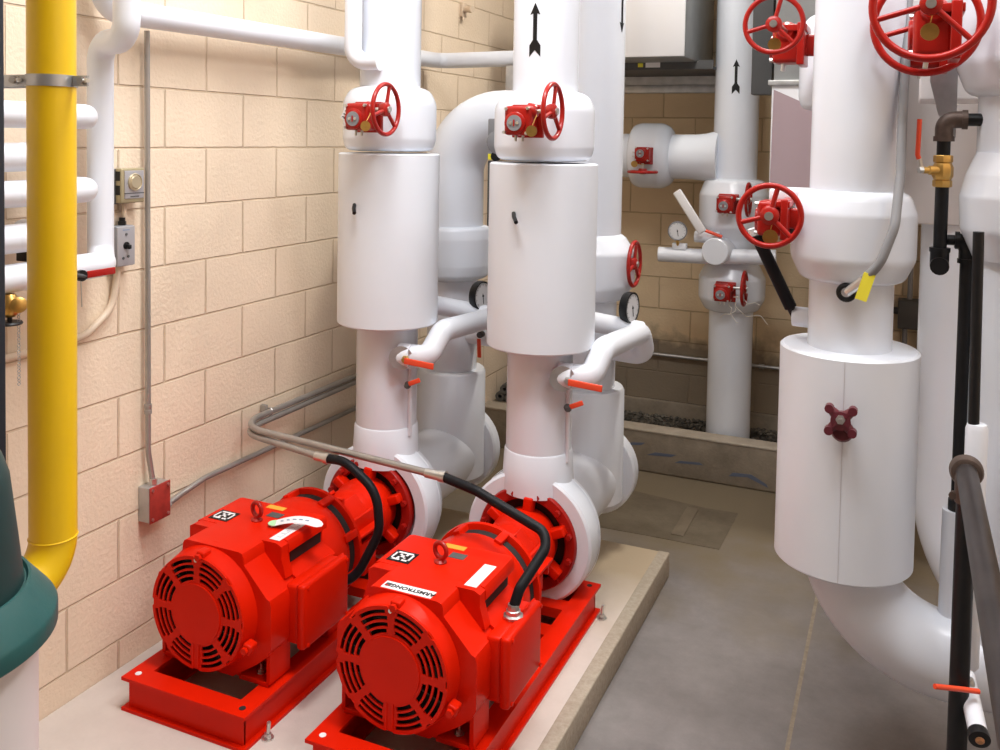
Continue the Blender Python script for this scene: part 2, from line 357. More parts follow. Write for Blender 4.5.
    for a in (.05, 1.85):
        m = MB(); c = V((.192*math.sin(a), .105, AZ+.192*math.cos(a))); m.box(c+V((0, .006, 0)), (.032, .036, .030), M.Rotation(a, 3, 'Y'), .006)
        hexbolt(m, c+V((0, -.014, 0)), (0, -1, 0), .011, .010); m.build('cover_bolt_lug', RED, R).location = (-.012, -.012, .0)
    m = MB().lathe([(.006, 0), (.006, .004)], (0, FY-.001, AZ+.166), (0, -1, 0), 10); m.build('cover_screw', BOLT, R).location = (-.012, 0, .016)
    # feet
    for sx in (-1, 1):
        for yy in (.195, .50):
            m = MB(); xa = sx*.15
            m.b2((min(xa-.055, xa+.055), yy-.05, H), (max(xa-.055, xa+.055), yy+.05, H+.016), .003)
            m.b2((xa-.055, yy+.035, H+.01), (xa+.055, yy+.05, AZ-.08)); m.b2((xa-.055*sx-.007, yy-.05, H+.01), (xa-.055*sx+.007, yy+.05, AZ-.10))
            m.b2((xa+.055*sx-.006, yy-.05, H+.01), (xa+.055*sx+.006, yy+.05, AZ-.085))
            ft = m.build('motor_foot', RED, R)
            m = MB().lathe([(.015, 0), (.015, .003)], (xa, yy-.012, H+.016), n=16); hexbolt(m, (xa, yy-.012, H+.019), (0, 0, 1), .010, .009); m.tube([(xa, yy-.012, H+.02), (xa, yy-.012, H+.045)], .005, n=8); m.build('foot_bolt', BOLT, ft)
    # eyebolt
    zt = AZ+.205
    m = MB().torus((0, .345, zt+.036), (.25, 1, 0), .0225, .0072, 32, 10); m.lathe([(.019, 0), (.019, .005), (.011, .010), (.009, .016)], (0, .345, zt-.002), n=20); m.build('lifting_eye', REDV, R)
    # terminal box on the right flank
    m = MB().b2((.205, .225, AZ-.095), (.255, .455, AZ+.092), .012); tb = m.build('terminal_box', RED, R)
    m = MB().b2((.252, .216, AZ-.103), (.282, .462, AZ+.099), .011)
    m.tube([(.255, .223, AZ+.092), (.255, .466, AZ+.092)], .005, n=8); m.build('box_cover', RED, tb)
    for a in ((.235, AZ-.092), (.235, AZ+.086), (.455, AZ-.092), (.455, AZ+.086)): hexbolt(MB(), (.281, a[0]+.004*(1 if a[0] < .3 else -1), a[1]), (1, 0, 0), .006, .005).build('cover_screw', RED, tb)
    if variant == 1:
        m = MB().lathe([(.030, 0), (.030, .006), (.022, .009), (.022, .020), (.018, .022), (.018, .034), (.016, .038)], (.238, .345, AZ+.094), n=8); lab(m.build('conduit_connector', BOLT, tb), 'zinc conduit connector on the box top')
    # labels
    m = MB().b2((-.155, .29, zt), (-.08, .36, zt+.0015)); npl = lab(m.build('name_plate', BLACK, R), 'small black name plate with silver emblem')
    m = MB(); z_ = zt+.0016
    def bar(a, b, c, d): m.b2((-.155+a*.075, .29+b*.07, z_), (-.155+c*.075, .29+d*.07, z_+.0008))
    for q in ((.08, .12, .16, .88), (.08, .12, .5, .24), (.08, .76, .34, .88), (.60, .12, .92, .24), (.84, .12, .92, .88), (.34, .76, .92, .88), (.32, .24, .42, .70), (.58, .34, .68, .76), (.32, .42, .68, .58)): bar(*q)
    m.build('emblem', PAPER, npl)
    m = MB().b2((.004, .385, zt), (.055, .420, zt+.001)); lab(m.build('dark_plate', GREYD, R), 'dark grey data plate behind the eye')
    m = MB().b2((-.04, .440, zt), (.03, .466, zt+.0012)); lab(m.build('warning_label', mat('amber_label', (.80, .38, .04), .5), R), 'small amber warning strip')
    m = MB()
    m.b2((.125, .25, zt), (.163, .39, zt+.0012)); dl = lab(m.build('data_label', PAPER, R), 'white data label')
    m = MB().b2((.150, .27, zt+.0013), (.151, .375, zt+.0016))
    for k in range(5): m.b2((.138-.004*(k % 2), .272+k*.025, zt+.0013), (.151, .2735+k*.025, zt+.0016))
    m.build('print_lines', BLUEGREY, dl)
    if variant == 1:
        y_a, y_b = .139, .177
        m = MB().b2((-.082, y_a, zt), (.076, y_b, zt+.0014)); bl = lab(m.build('brand_label', PAPER, R), 'white label with black lettering read from behind')
        m = MB().b2((-.076, y_a+.010, zt+.0015), (-.059, y_b-.010, zt+.0022)); lab(m.build('logo_square', GREYD, bl), 'dark square mark with red rim')
        m = MB().prism([(0, 0), (.018, 0), (0, .01)], (-.076, y_a+.010, zt+.0023), (1, 0, 0), (0, 1, 0), (0, 0, .0004)); m.build('logo_red', REDV, bl)
        cu = bpy.data.curves.new('lettering', 'FONT'); cu.body = 'ARMSTRONG'; cu.size = .0225; cu.extrude = .0004; cu.align_x = 'CENTER'; cu.align_y = 'CENTER'; cu.space_character = 1.02; cu.offset = .0007
        to = bpy.data.objects.new('tmp', cu); C.objects.link(to); bpy.context.view_layer.update()
        me = bpy.data.meshes.new_from_object(to.evaluated_get(bpy.context.evaluated_depsgraph_get())); bpy.data.objects.remove(to)
        me.transform(M.Translation((.011, (y_a+y_b)/2, zt+.0018))@M.Rotation(PI, 4, 'Z')); me.materials.clear(); me.materials.append(BLACK)
        lo = bpy.data.objects.new('lettering', me); C.objects.link(lo); lo.parent = bl
    else:
        # curling paper tag with a pale green end
        m = MB(); n_ = 16; pth = []
        for k in range(n_+1):
            t = k/n_; pth.append((V((.075+.165*t, .335+.035*t, zt+.006+.016*math.sin(PI*t)+.012*t)), V((-.22, 1, .12)).normalized()*(.0215 if t < .9 else .0215-.02*abs(math.sin(40*t)))))
        for p, d in pth: m.v += [p-d, p+d, p-d+V((0, 0, .0012)), p+d+V((0, 0, .0012))]
        for k in range(n_):
            a, b = 4*k, 4*k+4
            for q in ((0, 1), (3, 2), (2, 0), (1, 3)): m.f.append((a+q[0], b+q[0], b+q[1], a+q[1]))
        m.f += [(0, 2, 3, 1), (4*n_, 4*n_+1, 4*n_+3, 4*n_+2)]
        tg = lab(m.build('paper_tag', PAPER, R), 'curling white paper tag with pale green end')
        m = MB().lathe([(.0225, 0), (.0225, .0015)], (.080, .336, zt+.0085), (0, 0, 1), 20); lab(m.build('green_end', LGREEN, tg), 'pale green rounded end')
        m = MB()
        for k in range(5): 
            p, d = pth[3+2*k]; m.box(p+V((0, 0, .0016)), (.012, .007, .0006), M.Rotation(.2, 3, 'Z'))
        p, d = pth[3]; q, _ = pth[11]; m.tube([p+V((0, 0, .0012)), pth[7][0]+V((0, 0, .0012)), q+V((0, 0, .0012))], .0006, n=4)
        m.build('faint_print', BLUEGREY, tg)
    # rear: end bell openings, coupling bracket, bearing frame, casing
    m = MB().lathe([(.170, .655), (.198, .66), (.200, .672), (.176, .675), (.12, .68)], (0, 0, AZ), (0, 1, 0), 56)
    for k in range(8):
        a = 2*PI*(k+.5)/8; m.box((.185*math.sin(a), .63, AZ+.185*math.cos(a)), (.026, .07, .03), M.Rotation(a, 3, 'Y'), .003)
    m.build('end_bell', RED, R)
    m = MB().lathe([(.172, .612), (.181, .614), (.181, .652), (.172, .654)], (0, 0, AZ), (0, 1, 0), 48, caps=False); lab(m.build('bell_gap_shade', DARK, R), 'dark ring painted as shade between the bell ribs')  # ring coloured as the shade between the ribs
    m = MB()
    for a in (PI/4, 3*PI/4, 5*PI/4, 7*PI/4):
        rt = M.Rotation(a, 3, 'Y'); c = V((.112*math.sin(a), .765, AZ+.112*math.cos(a)))
        m.box(c, (.10, .19, .014), rt, .003)
    m.lathe([(.075, .66), (.085, .70), (.10, .84), (.115, .86), (.115, .90)], (0, 0, AZ), (0, 1, 0), 40)
    for sx in (-1, 1):
        for sz in (-1, 1): m.box((sx*.125, .79, AZ+sz*.055), (.012, .15, .055), None, .003)
        m.b2((min(sx*.06, sx*.155), .845, AZ-.02), (max(sx*.06, sx*.155), .86, AZ+.03), .002); m.b2((min(sx*.10, sx*.165), .70, AZ+.022), (max(sx*.10, sx*.165), .87, AZ+.032), .002)
    m.build('coupling_bracket', RED, R)
    m = MB().b2((-.012, .73, AZ+.128), (.028, .748, AZ+.130)); lab(m.build('warning_tab', mat('yellow_label', (.80, .50, .04), .5), R), 'yellow warning tab')
    m = MB().b2((.055, .715, AZ+.10), (.085, .73, AZ+.155)); m.build('bracket_lug', RED, R)
    m = MB().lathe([(.112, .86), (.114, .94), (.120, .955), (.124, .97), (.124, 1.0), (.115, 1.01), (.115, 1.05)], (0, 0, AZ), (0, 1, 0), 48)
    for k in range(6):
        a = 2*PI*(k+.1)/6; m.box((.135*math.sin(a), 1.015, AZ+.135*math.cos(a)), (.034, .05, .07), M.Rotation(a, 3, 'Y'), .006)
    m.build('bearing_frame', RED, R)
    m = MB().lathe([(.150, 1.03), (.156, 1.024), (.188, 1.026), (.192, 1.032), (.192, 1.06), (.150, 1.06), (.150, 1.03)], (0, 0, AZ), (0, 1, 0), 60, caps=False); fl = m.build('casing_flange', REDV, R)
    m = MB().lathe([(.155, 1.052), (.155, 1.056)], (0, 0, AZ), (0, 1, 0), 40); lab(m.build('casing_recess_shade', DARK, R), 'dark disc painted as shade behind the spokes')  # disc coloured as the shade in the flange pockets
    for k in range(12):
        a = 2*PI*(k+.5)/12; hexbolt(MB(), (.174*math.sin(a), 1.026, AZ+.174*math.cos(a)), (0, -1, 0), .011, .018).build('flange_bolt', REDV, fl)
    m = MB().b2((-.09, .86, H), (.09, .95, AZ-.09), .01); m.build('support_leg', RED, R)
    R.location = (x0, y0, H); return R
X1, X2, YP = .418, 1.097, 2.035
make_pump(X1, YP, 0); make_pump(X2, YP, 1)

# ------------------------------------------------------------------ big white pipes
RY = 3.17; AX = .405
def valve_lathe(mb, o, z0, z1, r, rn, fil=.06, ax=(0, 0, 1)):
    mb.lathe([(rn, z0), (r*.93, z0+.004), (r, z0+.05), (r, z1-.06), (r*.86, z1-.012), (rn, z1)], o, ax, 48, fil=[0, .03, .06, .08, .05, 0]); return mb
ARROW = [(0, .192), (-.019, .150), (-.0075, .154), (-.0075, .060), (-.021, .040), (-.021, .0), (0, .024), (.021, .0), (.021, .040), (.0075, .060), (.0075, .154), (.019, .150)]
def riser(x, dz, arrow):
    lb = ['white discharge riser of the pump nearer the wall, small pipe tapped into it', 'white discharge riser with black upward arrow, over the pump farther from the wall'][arrow]
    R = thing('discharge_riser', lb, 'pipe', (x, RY, .6), 'white discharge risers over the pumps')
    MB().lathe([(.121, 2.0), (.121, ZT)], (x, RY, 0), n=40).build('upper_pipe', WHITE, R)
    valve_lathe(MB(), (x, RY, 0), 1.795+dz, 2.05+dz, .186, .122).build('valve_cover', WHITE, R)
    m = MB().lathe([(.10, 1.108+dz), (.195, 1.108+dz), (.2015, 1.114+dz), (.2015, 1.783+dz), (.195, 1.788+dz), (.10, 1.788+dz)], (x, RY, 0), n=64); jk = m.build('connector_jacket', JACK, R)
    d = V((-.12, -1, 0)).normalized(); p = V((x+.0, RY, 1.60))+d*.20
    lab(MB().tube([p-V((.010, 0, -.012)), p+d*.02+V((.002, 0, 0)), p+d*.045+V((.024, 0, -.016))], .0075, n=10).build('latch_pin', BLACK, jk), 'black pin stub on the jacket')
    m = MB().lathe([(.123, .70), (.123, 1.14)], (x, RY, 0), n=40); m.build('lower_pipe', WHITE, R)
    m = MB().lathe([(.136, .565), (.135, .60), (.128, .715), (.1245, .721), (.12, .721)], (x, RY, 0), n=40); m.build('pipe_skirt', WHITE, R)
    if arrow:
        m = curved_decal([(a, b) for a, b in ARROW], x, RY, .121, -PI/2+.03, 2.17); lab(m.build('flow_arrow', BLACK, R), 'black arrow pointing up')
    # insulated casing cover (ring open to the front) with seam lip
    m = MB().lathe([(.193, 3.075), (.236, 3.075), (.245, 3.083), (.245, 3.175), (.235, 3.22), (.15, 3.30)], (x, 0, AX), (0, 1, 0), 64, caps=False)
    m.lathe([(.193, 3.075), (.193, 3.11), (.06, 3.11)], (x, 0, AX), (0, 1, 0), 64, caps=False)
    m.lathe([(.247, 3.172), (.249, 3.178), (.247, 3.184)], (x, 0, AX), (0, 1, 0), 64, caps=False)
    m.build('casing_cover', JACK, R)
    return R
r1 = riser(X1+.015, .022, 0); r2 = riser(X2, 0, 1)
x1 = X1+.015
# small tap pipe on the left riser
m = MB().tube([(x1-.085, 3.03, ZT), (x1-.085, 3.03, 2.165), (x1+.03, 3.04, 2.165)], .034, .055, 18); m.lathe([(.036, 0), (.036, .012)], (x1+.02, 3.04, 2.165), (1, 0, 0), 18)
tag(m.build('small_drop_pipe', SMALLW), 'thin white drop pipe bending into the riser of the pump nearer the wall', 'pipe')
SY = 3.75
def suction(x, k):
    lb = ['white suction pipe with wide elbow behind the left discharge riser', 'tall straight white suction pipe with a black down arrow, right behind the arrow marked riser'][k]
    R = thing('suction_pipe', lb, 'pipe', (x, SY, .25), 'white suction pipes behind the risers')
    m = MB().lathe([(.15, 3.28), (.152, 3.86)], (x, 0, AX+.01), (0, 1, 0), 44)
    m.lathe([(.15, 3.80), (.195, 3.806), (.203, 3.815), (.203, 3.865), (.195, 3.875), (.05, 3.875)], (x, 0, AX+.02), (0, 1, 0), 48); m.build('diffuser_body', WHITE, R)
    m = MB().lathe([(.160, .33), (.158, .80), (.150, .813), (.118, .815)], (x, SY, 0), n=44); m.build('lower_sleeve', WHITE, R)
    m = MB().tube([(x, SY-.25, AX+.13), (x, SY-.10, AX+.155), (x+.06, SY-.07, AX+.17)], .002, n=6)
    if k == 0:
        MB().lathe([(.116, .8), (.116, 1.26)], (x, SY, 0), n=40).build('neck_pipe', WHITE, R)
        m = MB().lathe([(.116, 1.225), (.165, 1.245), (.175, 1.30), (.175, 1.42), (.165, 1.47), (.137, 1.475)], (x, SY, 0), n=48, fil=[0, .03, .04, .04, .02, 0]); m.build('valve_cover', WHITE, R)
        MB().tube([(x, SY, 1.46), (x, SY, 1.955), (X2-.10, SY, 1.955)], .136, .24, 40, fn=14).build('elbow_pipe', WHITE, R)
    else:
        MB().lathe([(.116, .8), (.116, 1.24)], (x, SY, 0), n=40).build('neck_pipe', WHITE, R)
        m = MB().lathe([(.116, 1.19), (.15, 1.20), (.19, 1.26), (.19, 1.40), (.15, 1.46), (.13, 1.475)], (x, SY, 0), n=48, fil=[0, .03, .05, .04, .02, 0]); m.build('valve_cover', WHITE, R)
        MB().lathe([(.128, 1.46), (.128, ZT)], (x, SY, 0), n=40).build('upper_pipe', WHITE, R)
        m = curved_decal([(a*.9, -b) for a, b in ARROW], x, SY, .128, -.22, 2.52); lab(m.build('flow_arrow', BLACK, R), 'black arrow pointing down')
    return R
suction(x1, 0); suction(X2, 1)

# ---- bypass loops
def ball_lever(R, c, d, name='valve_lever', l=.11, mt=ORANGE, w=.018, up=V((0, 0, 1))):
    """flat lever from c along d"""
    d = V(d).normalized(); s = d.cross(up).normalized(); n = s.cross(d)
    rot = M((d, s, n)).transposed()
    m = MB().box(V(c)+d*(l*.5), (l, .007, w), rot, .003); return m.build(name, mt, R)
def bypass(x, k):
    lb = ['small white bypass pipe between the risers of the pump nearer the wall', 'small white bypass pipe with a gauge, right of the arrow marked riser'][k]
    R = thing('bypass_pipe', lb, 'pipe', (x, 3.4, 1.0), 'small white bypass loops')
    MB().tube([(x+.11, 3.10, 1.02), (x+.215, 3.12, 1.02), (x+.236, 3.20, 1.11), (x+.262, 3.62, 1.092), (x+.262, 3.70, .985), (x+.03, 3.74, .985)], .044, [0, .045, .06, .05, .055, 0], 22).build('loop_pipe', SMALLW, R)
    MB().tube([(x+.01, 3.40, 1.175), (x+.262, 3.63, 1.098)], .040, 0, 20).build('cross_pipe', SMALLW, R)
    MB().lathe([(.048, 0), (.048, .05)], (x+.105, 3.09, 1.02), (1, .12, 0), 24).build('tap_collar', SMALLW, R)
    lab(MB().lathe([(.046, 0), (.046, .004)], (x+.130, 3.055, 1.02), (.5, -1, 0), 24).build('end_plate', STEEL, R), 'grey metal ring on the valve end')
    m = MB().lathe([(.014, 0), (.016, .02), (.010, .03)], (x+.155, 3.052, 1.02), (.3, -1, 0), 6); lab(m.build('valve_stem', BRASS if k == 0 else BOLT, R), 'metal valve stem nut')
    lab(ball_lever(R, (x+.165, 3.02, 1.02), (1, .05, -.08), l=.125, w=.024), 'orange red lever')
    # drain cock below
    m = MB().tube([(x+.125, 3.14, .69), (x+.125, 3.14, 1.0)], .009, n=10); m.build('drain_tube', SMALLW, R)
    m = MB().lathe([(.014, 0), (.014, .02), (.008, .035)], (x+.137, 3.10, .905), (.5, -1, .1), 10); lab(m.build('drain_valve', GREYD, R), 'dark drain cock')
    lab(ball_lever(R, (x+.155, 3.075, .915), (1, .1, .45), 'drain_lever', .052, ORANGE, .018), 'small orange red lever')
    if k == 0:
        m = MB().lathe([(.014, 0), (.014, .03)], (x+.215, 3.62, 1.015), (0, -1, 0), 10); m.build('return_valve', GREYD, R)
        lab(ball_lever(R, (x+.215, 3.585, 1.0), (0, .1, -1), 'return_lever', .085, ORANGE, .018, V((1, 0, 0))), 'orange red lever hanging down')
    return R
bypass(x1, 0); bypass(X2, 1)
def gauge(c, n, r, label, stem):
    R = thing('pressure_gauge', label, 'gauge', stem, None)
    c, n = V(c), V(n).normalized()
    MB().lathe([(r*.6, -.035), (r*.93, -.03), (r, -.02), (r, .004), (r*.93, .006), (r*.88, .002)], c, n, 40, caps=True).build('gauge_case', BLACK if r > .06 else GREYP, R)
    f = MB().lathe([(r*.88, .0025), (r*.88, .0035)], c, n, 40).build('dial_face', GAUGEF, R)
    u, w, a = frame(n); m = MB()
    upv = V((0, 0, 1)); side = upv.cross(n).normalized()
    for k in range(11):
        t = math.radians(-135+27*k); d = upv*math.cos(t)+side*math.sin(t); m.tube([c+n*.004+d*r*.70, c+n*.004+d*r*.82], r*.014, n=6)
    m.torus(c+n*.004, n, r*.82, r*.006, 40, 5); m.build('dial_marks', GREYD, f); m = MB()
    d = V((0, 0, -1))+side*.15; m.tube([c+n*.0045-d*r*.15, c+n*.0045+d*r*.55], r*.025, n=6); m.lathe([(r*.07, .003), (r*.07, .007)], c, n, 12)
    m.build('needle', BLACK, f)
    MB().tube([c-V((0, 0, r*.9)), V(stem)], .009, n=10).build('gauge_stem', BRASS, R)
    return R
gauge((X2+.234, 3.585, 1.198), (.985, -.17, 0), .064, 'round pressure gauge seen side on, right of the arrow marked riser', (X2+.240, 3.585, 1.11))
gauge((x1+.228, 3.585, 1.19), (.985, -.17, 0), .064, 'round pressure gauge mostly hidden left of the arrow marked riser', (x1+.235, 3.585, 1.11))

# ------------------------------------------------------------------ gear operators with handwheels
def gear_operator(loc, rot, label, wheel=.1, off=(.10, 0, .028), size=1.0, tagd=True, indicator=True, mount=.13):
    """built facing -y with its shaft along +x, then turned about z / y"""
    R = thing('gear_operator', label, 'valve operator', (0, 0, 0), 'red gear operators with handwheels')
    s = size; m = MB()
    m.box((0, 0, 0), (.098*s, .075*s, .10*s), None, .012*s); m.lathe([(.038*s, .036*s), (.038*s, .043*s), (.034*s, .046*s)], (-.006*s, 0, -.008*s), (0, -1, 0), 28)
    m.b2((-.012*s, -.03*s, -.03*s), (.012*s, mount*s, .03*s), .008*s)
    m.lathe([(.030*s, .03*s), (.026*s, .05*s), (.018*s, .06*s)], (0, 0, off[2]), (1, 0, 0), 20)
    m.box((.01*s, .03*s, .043*s), (.11*s, .05*s, .018*s), None, .003); m.box((.01*s, .04*s, 0), (.115*s, .02*s, .115*s), None, .004)
    gb = m.build('gearbox', REDV, R)
    for a, b in ((-.040, .04), (.040, .042), (-.046, -.040), (.036, -.042)): hexbolt(MB(), (a*s, -.032*s, b*s), (0, -1, 0), .006*s, .012*s).build('gearbox_bolt', BOLT, gb)
    for a in (-.014, .012): MB().tube([(a*s, -.01*s, -.047*s), (a*s, -.012*s, -.070*s)], .005*s, n=8).build('stop_screw', BOLT, gb)
    if indicator:
        m = MB().lathe([(.027*s, .045*s), (.027*s, .049*s)], (-.006*s, 0, -.008*s), (0, -1, 0), 28); ind = lab(m.build('position_indicator', GREYP, gb), 'grey round position plate')
        for a in (-.012, .012): MB().lathe([(.0055*s, .048*s), (.0055*s, .053*s)], ((-.006+a)*s, 0, -.008*s), (0, -1, 0), 10).build('indicator_screw', BOLT, gb)
        MB().box((-.006*s, -.050*s, -.008*s), (.005*s, .003*s, .022*s)).build('indicator_mark', REDV, gb)
    MB().tube([(.05*s, 0, off[2]), (off[0]+.006, 0, off[2])], .0075, n=12).build('drive_shaft', BOLT, R)
    c = V(off); m = MB().torus(c, (1, 0, 0), wheel-.008, .0085*(wheel/.1)**.5, 56, 12)
    for k in range(3):
        a = 2*PI*k/3+.25; d = V((0, math.sin(a), math.cos(a))); m.tube([c+d*.015, c+d*(wheel-.01)], .0072, n=10)
    m.lathe([(.022, -.02), (.026, -.01), (.026, .006), (.018, .012)], c, (1, 0, 0), 20); hw = m.build('handwheel', REDV, R)
    m = MB().lathe([(.012, .011), (.012, .018)], c, (1, 0, 0), 14); lab(m.build('hub_nut', BOLT, hw), 'zinc hub nut')
    if tagd == 2:
        y_, z_ = off[1], off[2]-.062; m = MB().lathe([(.021, -.001), (.021, .001)], (off[0]-.028, y_, z_), (1, .1, 0), 24); m.tube([(off[0]-.028, y_, z_+.018), (off[0]-.03, y_+.006, z_+.05)], .0014, n=6); lab(m.build('valve_tag', BRASS, R), 'round brass valve tag')
    elif tagd:
        m = MB().lathe([(.019, -.001), (.019, .001)], (off[0]*.55, -.062*s, -.035), (.25, -1, 0), 24); m.tube([(off[0]*.55, -.055*s, -.016), (off[0]*.6, -.03*s, .02)], .0014, n=6); lab(m.build('valve_tag', BRASS, R), 'round brass valve tag')
    R.location = loc; R.rotation_euler = rot; return R
gear_operator((.470, 2.90, 1.947), (0, 0, 0), 'red gear operator with handwheel on the valve above the pump nearer the wall', off=(.107, 0, .028))
op1 = [o for o in C.objects if o.name == 'gear_operator'][0]
pt = lab(MB().box((-.062, .0, .012), (.035, .002, .055), M.Rotation(.5, 3, 'Y')).build('paper_tag', PAPER), 'small white paper tag'); pt.parent = op1
m = MB().box((-.062, -.0018, .012), (.004, .001, .045), M.Rotation(.5, 3, 'Y'))
for k in range(4): m.box(V((-.062, -.0018, .012))+M.Rotation(.5, 3, 'Y')@V((.0, 0, -.018+.012*k)), (.024, .001, .004), M.Rotation(.5, 3, 'Y'))
pp = m.build('tag_print', GREYD); pp.parent = pt
gear_operator((1.115, 2.90, 1.937), (0, 0, 0), 'red gear operator with handwheel on the valve just below the upward arrow riser', off=(.116, 0, .033))
gear_operator((X2+.10, SY-.02, 1.33), (0, 0, 0), 'red handwheel mostly hidden behind the arrow marked riser, above the side on gauge', tagd=False)

# ------------------------------------------------------------------ wall run pipes, left side
# horizontal pipe on left wall, turning across behind the risers
m = MB().tube([(.085, 2.06, ZT), (.085, 2.06, 2.247), (.085, 4.25, 2.275), (.95, 4.25, 2.285), (.95, 4.25, ZT)], .040, [0, .07, .08, .08, 0], 22)
tag(m.build('wall_run_pipe', SMALLW), 'white pipe running high along the block wall and across behind the risers', 'pipe')
R = thing('offset_drop_pipe', 'white drop pipe with a jog, beside the yellow pipe on the block wall', 'pipe', (.1, 2.03, 1.49))
MB().tube([(.25, 1.993, ZT), (.25, 1.993, 2.142), (.10, 2.035, 2.142), (.10, 2.035, 1.49), (.17, 1.98, 1.485), (.17, YF+.01, 1.45)], .038, [0, .06, .06, .05, .05, 0], 24).build('drop_pipe', SMALLW, R)
for z in (1.917, 1.707):
    m = MB().tube([(.102, 1.935, z), (.175, 1.935, z), (.175, YF+.01, z-.01)], .036, [0, .045, 0], 22); m.build('branch_pipe', SMALLW, R)
for z, lb in ((1.804, 'white horizontal pipe behind the yellow pipe, second from top of the stacked runs'), (1.587, 'white horizontal pipe behind the yellow pipe, fourth from top of the stacked runs')):
    m = MB().tube([(.06, 1.80, z), (.165, 1.80, z), (.165, YF+.01, z-.01)], .039, [0, .05, 0], 22); tag(m.build('stacked_run_pipe', SMALLW), lb, 'pipe', 'stacked white runs left of the yellow pipe')
R = thing('ball_valve', 'small ball valve with flat red handle on the lowest white pipe under the switch box', 'valve', (.205, 1.845, 1.47))
MB().lathe([(.012, 0), (.012, .03), (.016, .034), (.016, .045)], (.205, 1.845, 1.475), (1, -.2, 0), 12).build('valve_stem', BLACK, R)
MB().tube([(.232, 1.820, 1.485), (.245, 1.820, 1.478), (.245, 1.855, 1.470)], .007, n=8).build('stem_bracket', GREYD, R)
lab(MB().box((.250, 1.900, 1.476), (.006, .10, .020), None, .003).build('handle', REDV, R), 'flat red handle')
MB().tube([(.21, 1.865, 1.46), (.212, 1.867, 1.38)], .0016, n=6).build('tag_wire', BOLT, R)
R = thing('drain_valve', 'brass drain valve with black wheel and hanging chain, under the lowest white pipe', 'valve', (.19, 1.65, 1.40))
MB().lathe([(.014, 0), (.022, .012), (.026, .03), (.022, .05), (.014, .06)], (.185, 1.66, 1.445), (0, 0, -1), 16).lathe([(.017, 0), (.021, .006), (.021, .026), (.013, .03)], (.195, 1.675, 1.415), (.7, -.4, .1), 14).build('valve_body', BRASS, R)
MB().lathe([(.030, 0), (.033, .004), (.030, .008)], (.185, 1.66, 1.372), (0, 0, -1), 10).tube([(.185, 1.66, 1.39), (.185, 1.66, 1.37)], .006, n=8).build('wheel_handle', BLACK, R)
m = MB()
for k in range(24): m.torus((.20, 1.675, 1.40-k*.0085), (1, 0, 0) if k % 2 else (0, 1, 0), .0042, .0011, 10, 5)
MB_chain = m.build('chain', STEEL, R)
MB().b2((.12, 1.73, 1.519), (.165, 1.765, 1.545), .003).build('pipe_clip', BLACK, R)

# yellow gas pipe
R = thing('gas_pipe', 'tall yellow gas pipe turning at its foot beside the green lidded drum', 'pipe', (.545, 1.49, .83))
MB().tube([(.545, 1.49, ZT), (.545, 1.49, .838), (.545, YF+.01, .838)], .0518, .10, 36, fn=14).build('pipe', YELLOW, R)
MB().torus((.545, 1.49, .936), (0, 0, 1), .0518, .0022, 40, 8).build('weld_seam', YELLOW, R)
R = thing('pipe_clamp', 'flat steel strap clamp bolted around the yellow gas pipe', 'clamp', (.545, 1.49, 1.988))
MB().lathe([(.0525, -.013), (.0545, -.013), (.0545, .013), (.0525, .013)], (.545, 1.49, 1.988), n=36, caps=False).b2((.20, 1.455, 1.975), (.505, 1.460, 2.001)).b2((.20, 1.53, 1.975), (.50, 1.535, 2.001)).build('strap', STEEL, R)
for x, y in ((.475, 1.452), (.630, 1.50)):
    m = MB().lathe([(.010, 0), (.010, .005)], (x, y, 1.988), (.4, -1, 0), 18); hexbolt(m, V((x, y, 1.988))+V((.37, -.93, 0))*.006, (.4, -1, 0), .008, .008); m.tube([(x, y, 1.988), (x+.03, y-.012, 1.988)], .005, n=8); m.build('clamp_bolt', BOLT, R)
MB().b2((.59, 1.50, 1.976), (.645, 1.505, 2.000)).build('clamp_ear', STEEL, R)
m = MB().b2((0, 1.40, 1.95), (.22, 1.58, 2.03), .004); tag(m.build('wall_bracket', STEEL), 'steel channel bracket on the wall holding the strap clamp', 'bracket')

# dark post at far left and green lidded drum
m = MB().b2((.755, 1.075, H), (.833, 1.15, ZT), .004); m.b2((.73, 1.03, H), (.90, 1.19, H+.012))
tag(m.build('dark_post', mat('blue_black_paint', (.012, .016, .024), .5)), 'dark blue black post at the left edge behind the drum', 'post')
R = thing('chemical_drum', 'milky white plastic drum with a wide dark green lid', 'drum', (.99, .87, H))
z0 = 1.106; DX, DY = .980, .866
MB().lathe([(.15, 0), (.172, .01), (.176, .04), (.178, z0-H)], (DX, DY, H), n=64).build('drum_body', DRUM, R)
m = MB().lathe([(.17, z0-.004), (.202, z0-.004), (.206, z0), (.206, z0+.024), (.203, z0+.030), (.168, z0+.074), (.164, z0+.074), (.161, z0+.068), (.10, z0+.068)], (DX, DY, 0), n=80); m.build('lid_rim', GREEN, R)
m = MB().lathe([(.159, z0+.066), (.157, z0+.078), (.150, z0+.14), (.139, z0+.235), (.129, z0+.265), (.113, z0+.283), (.09, z0+.295), (.02, z0+.297)], (DX, DY, 0), n=64); m.build('lid_dome', GREEND, R)

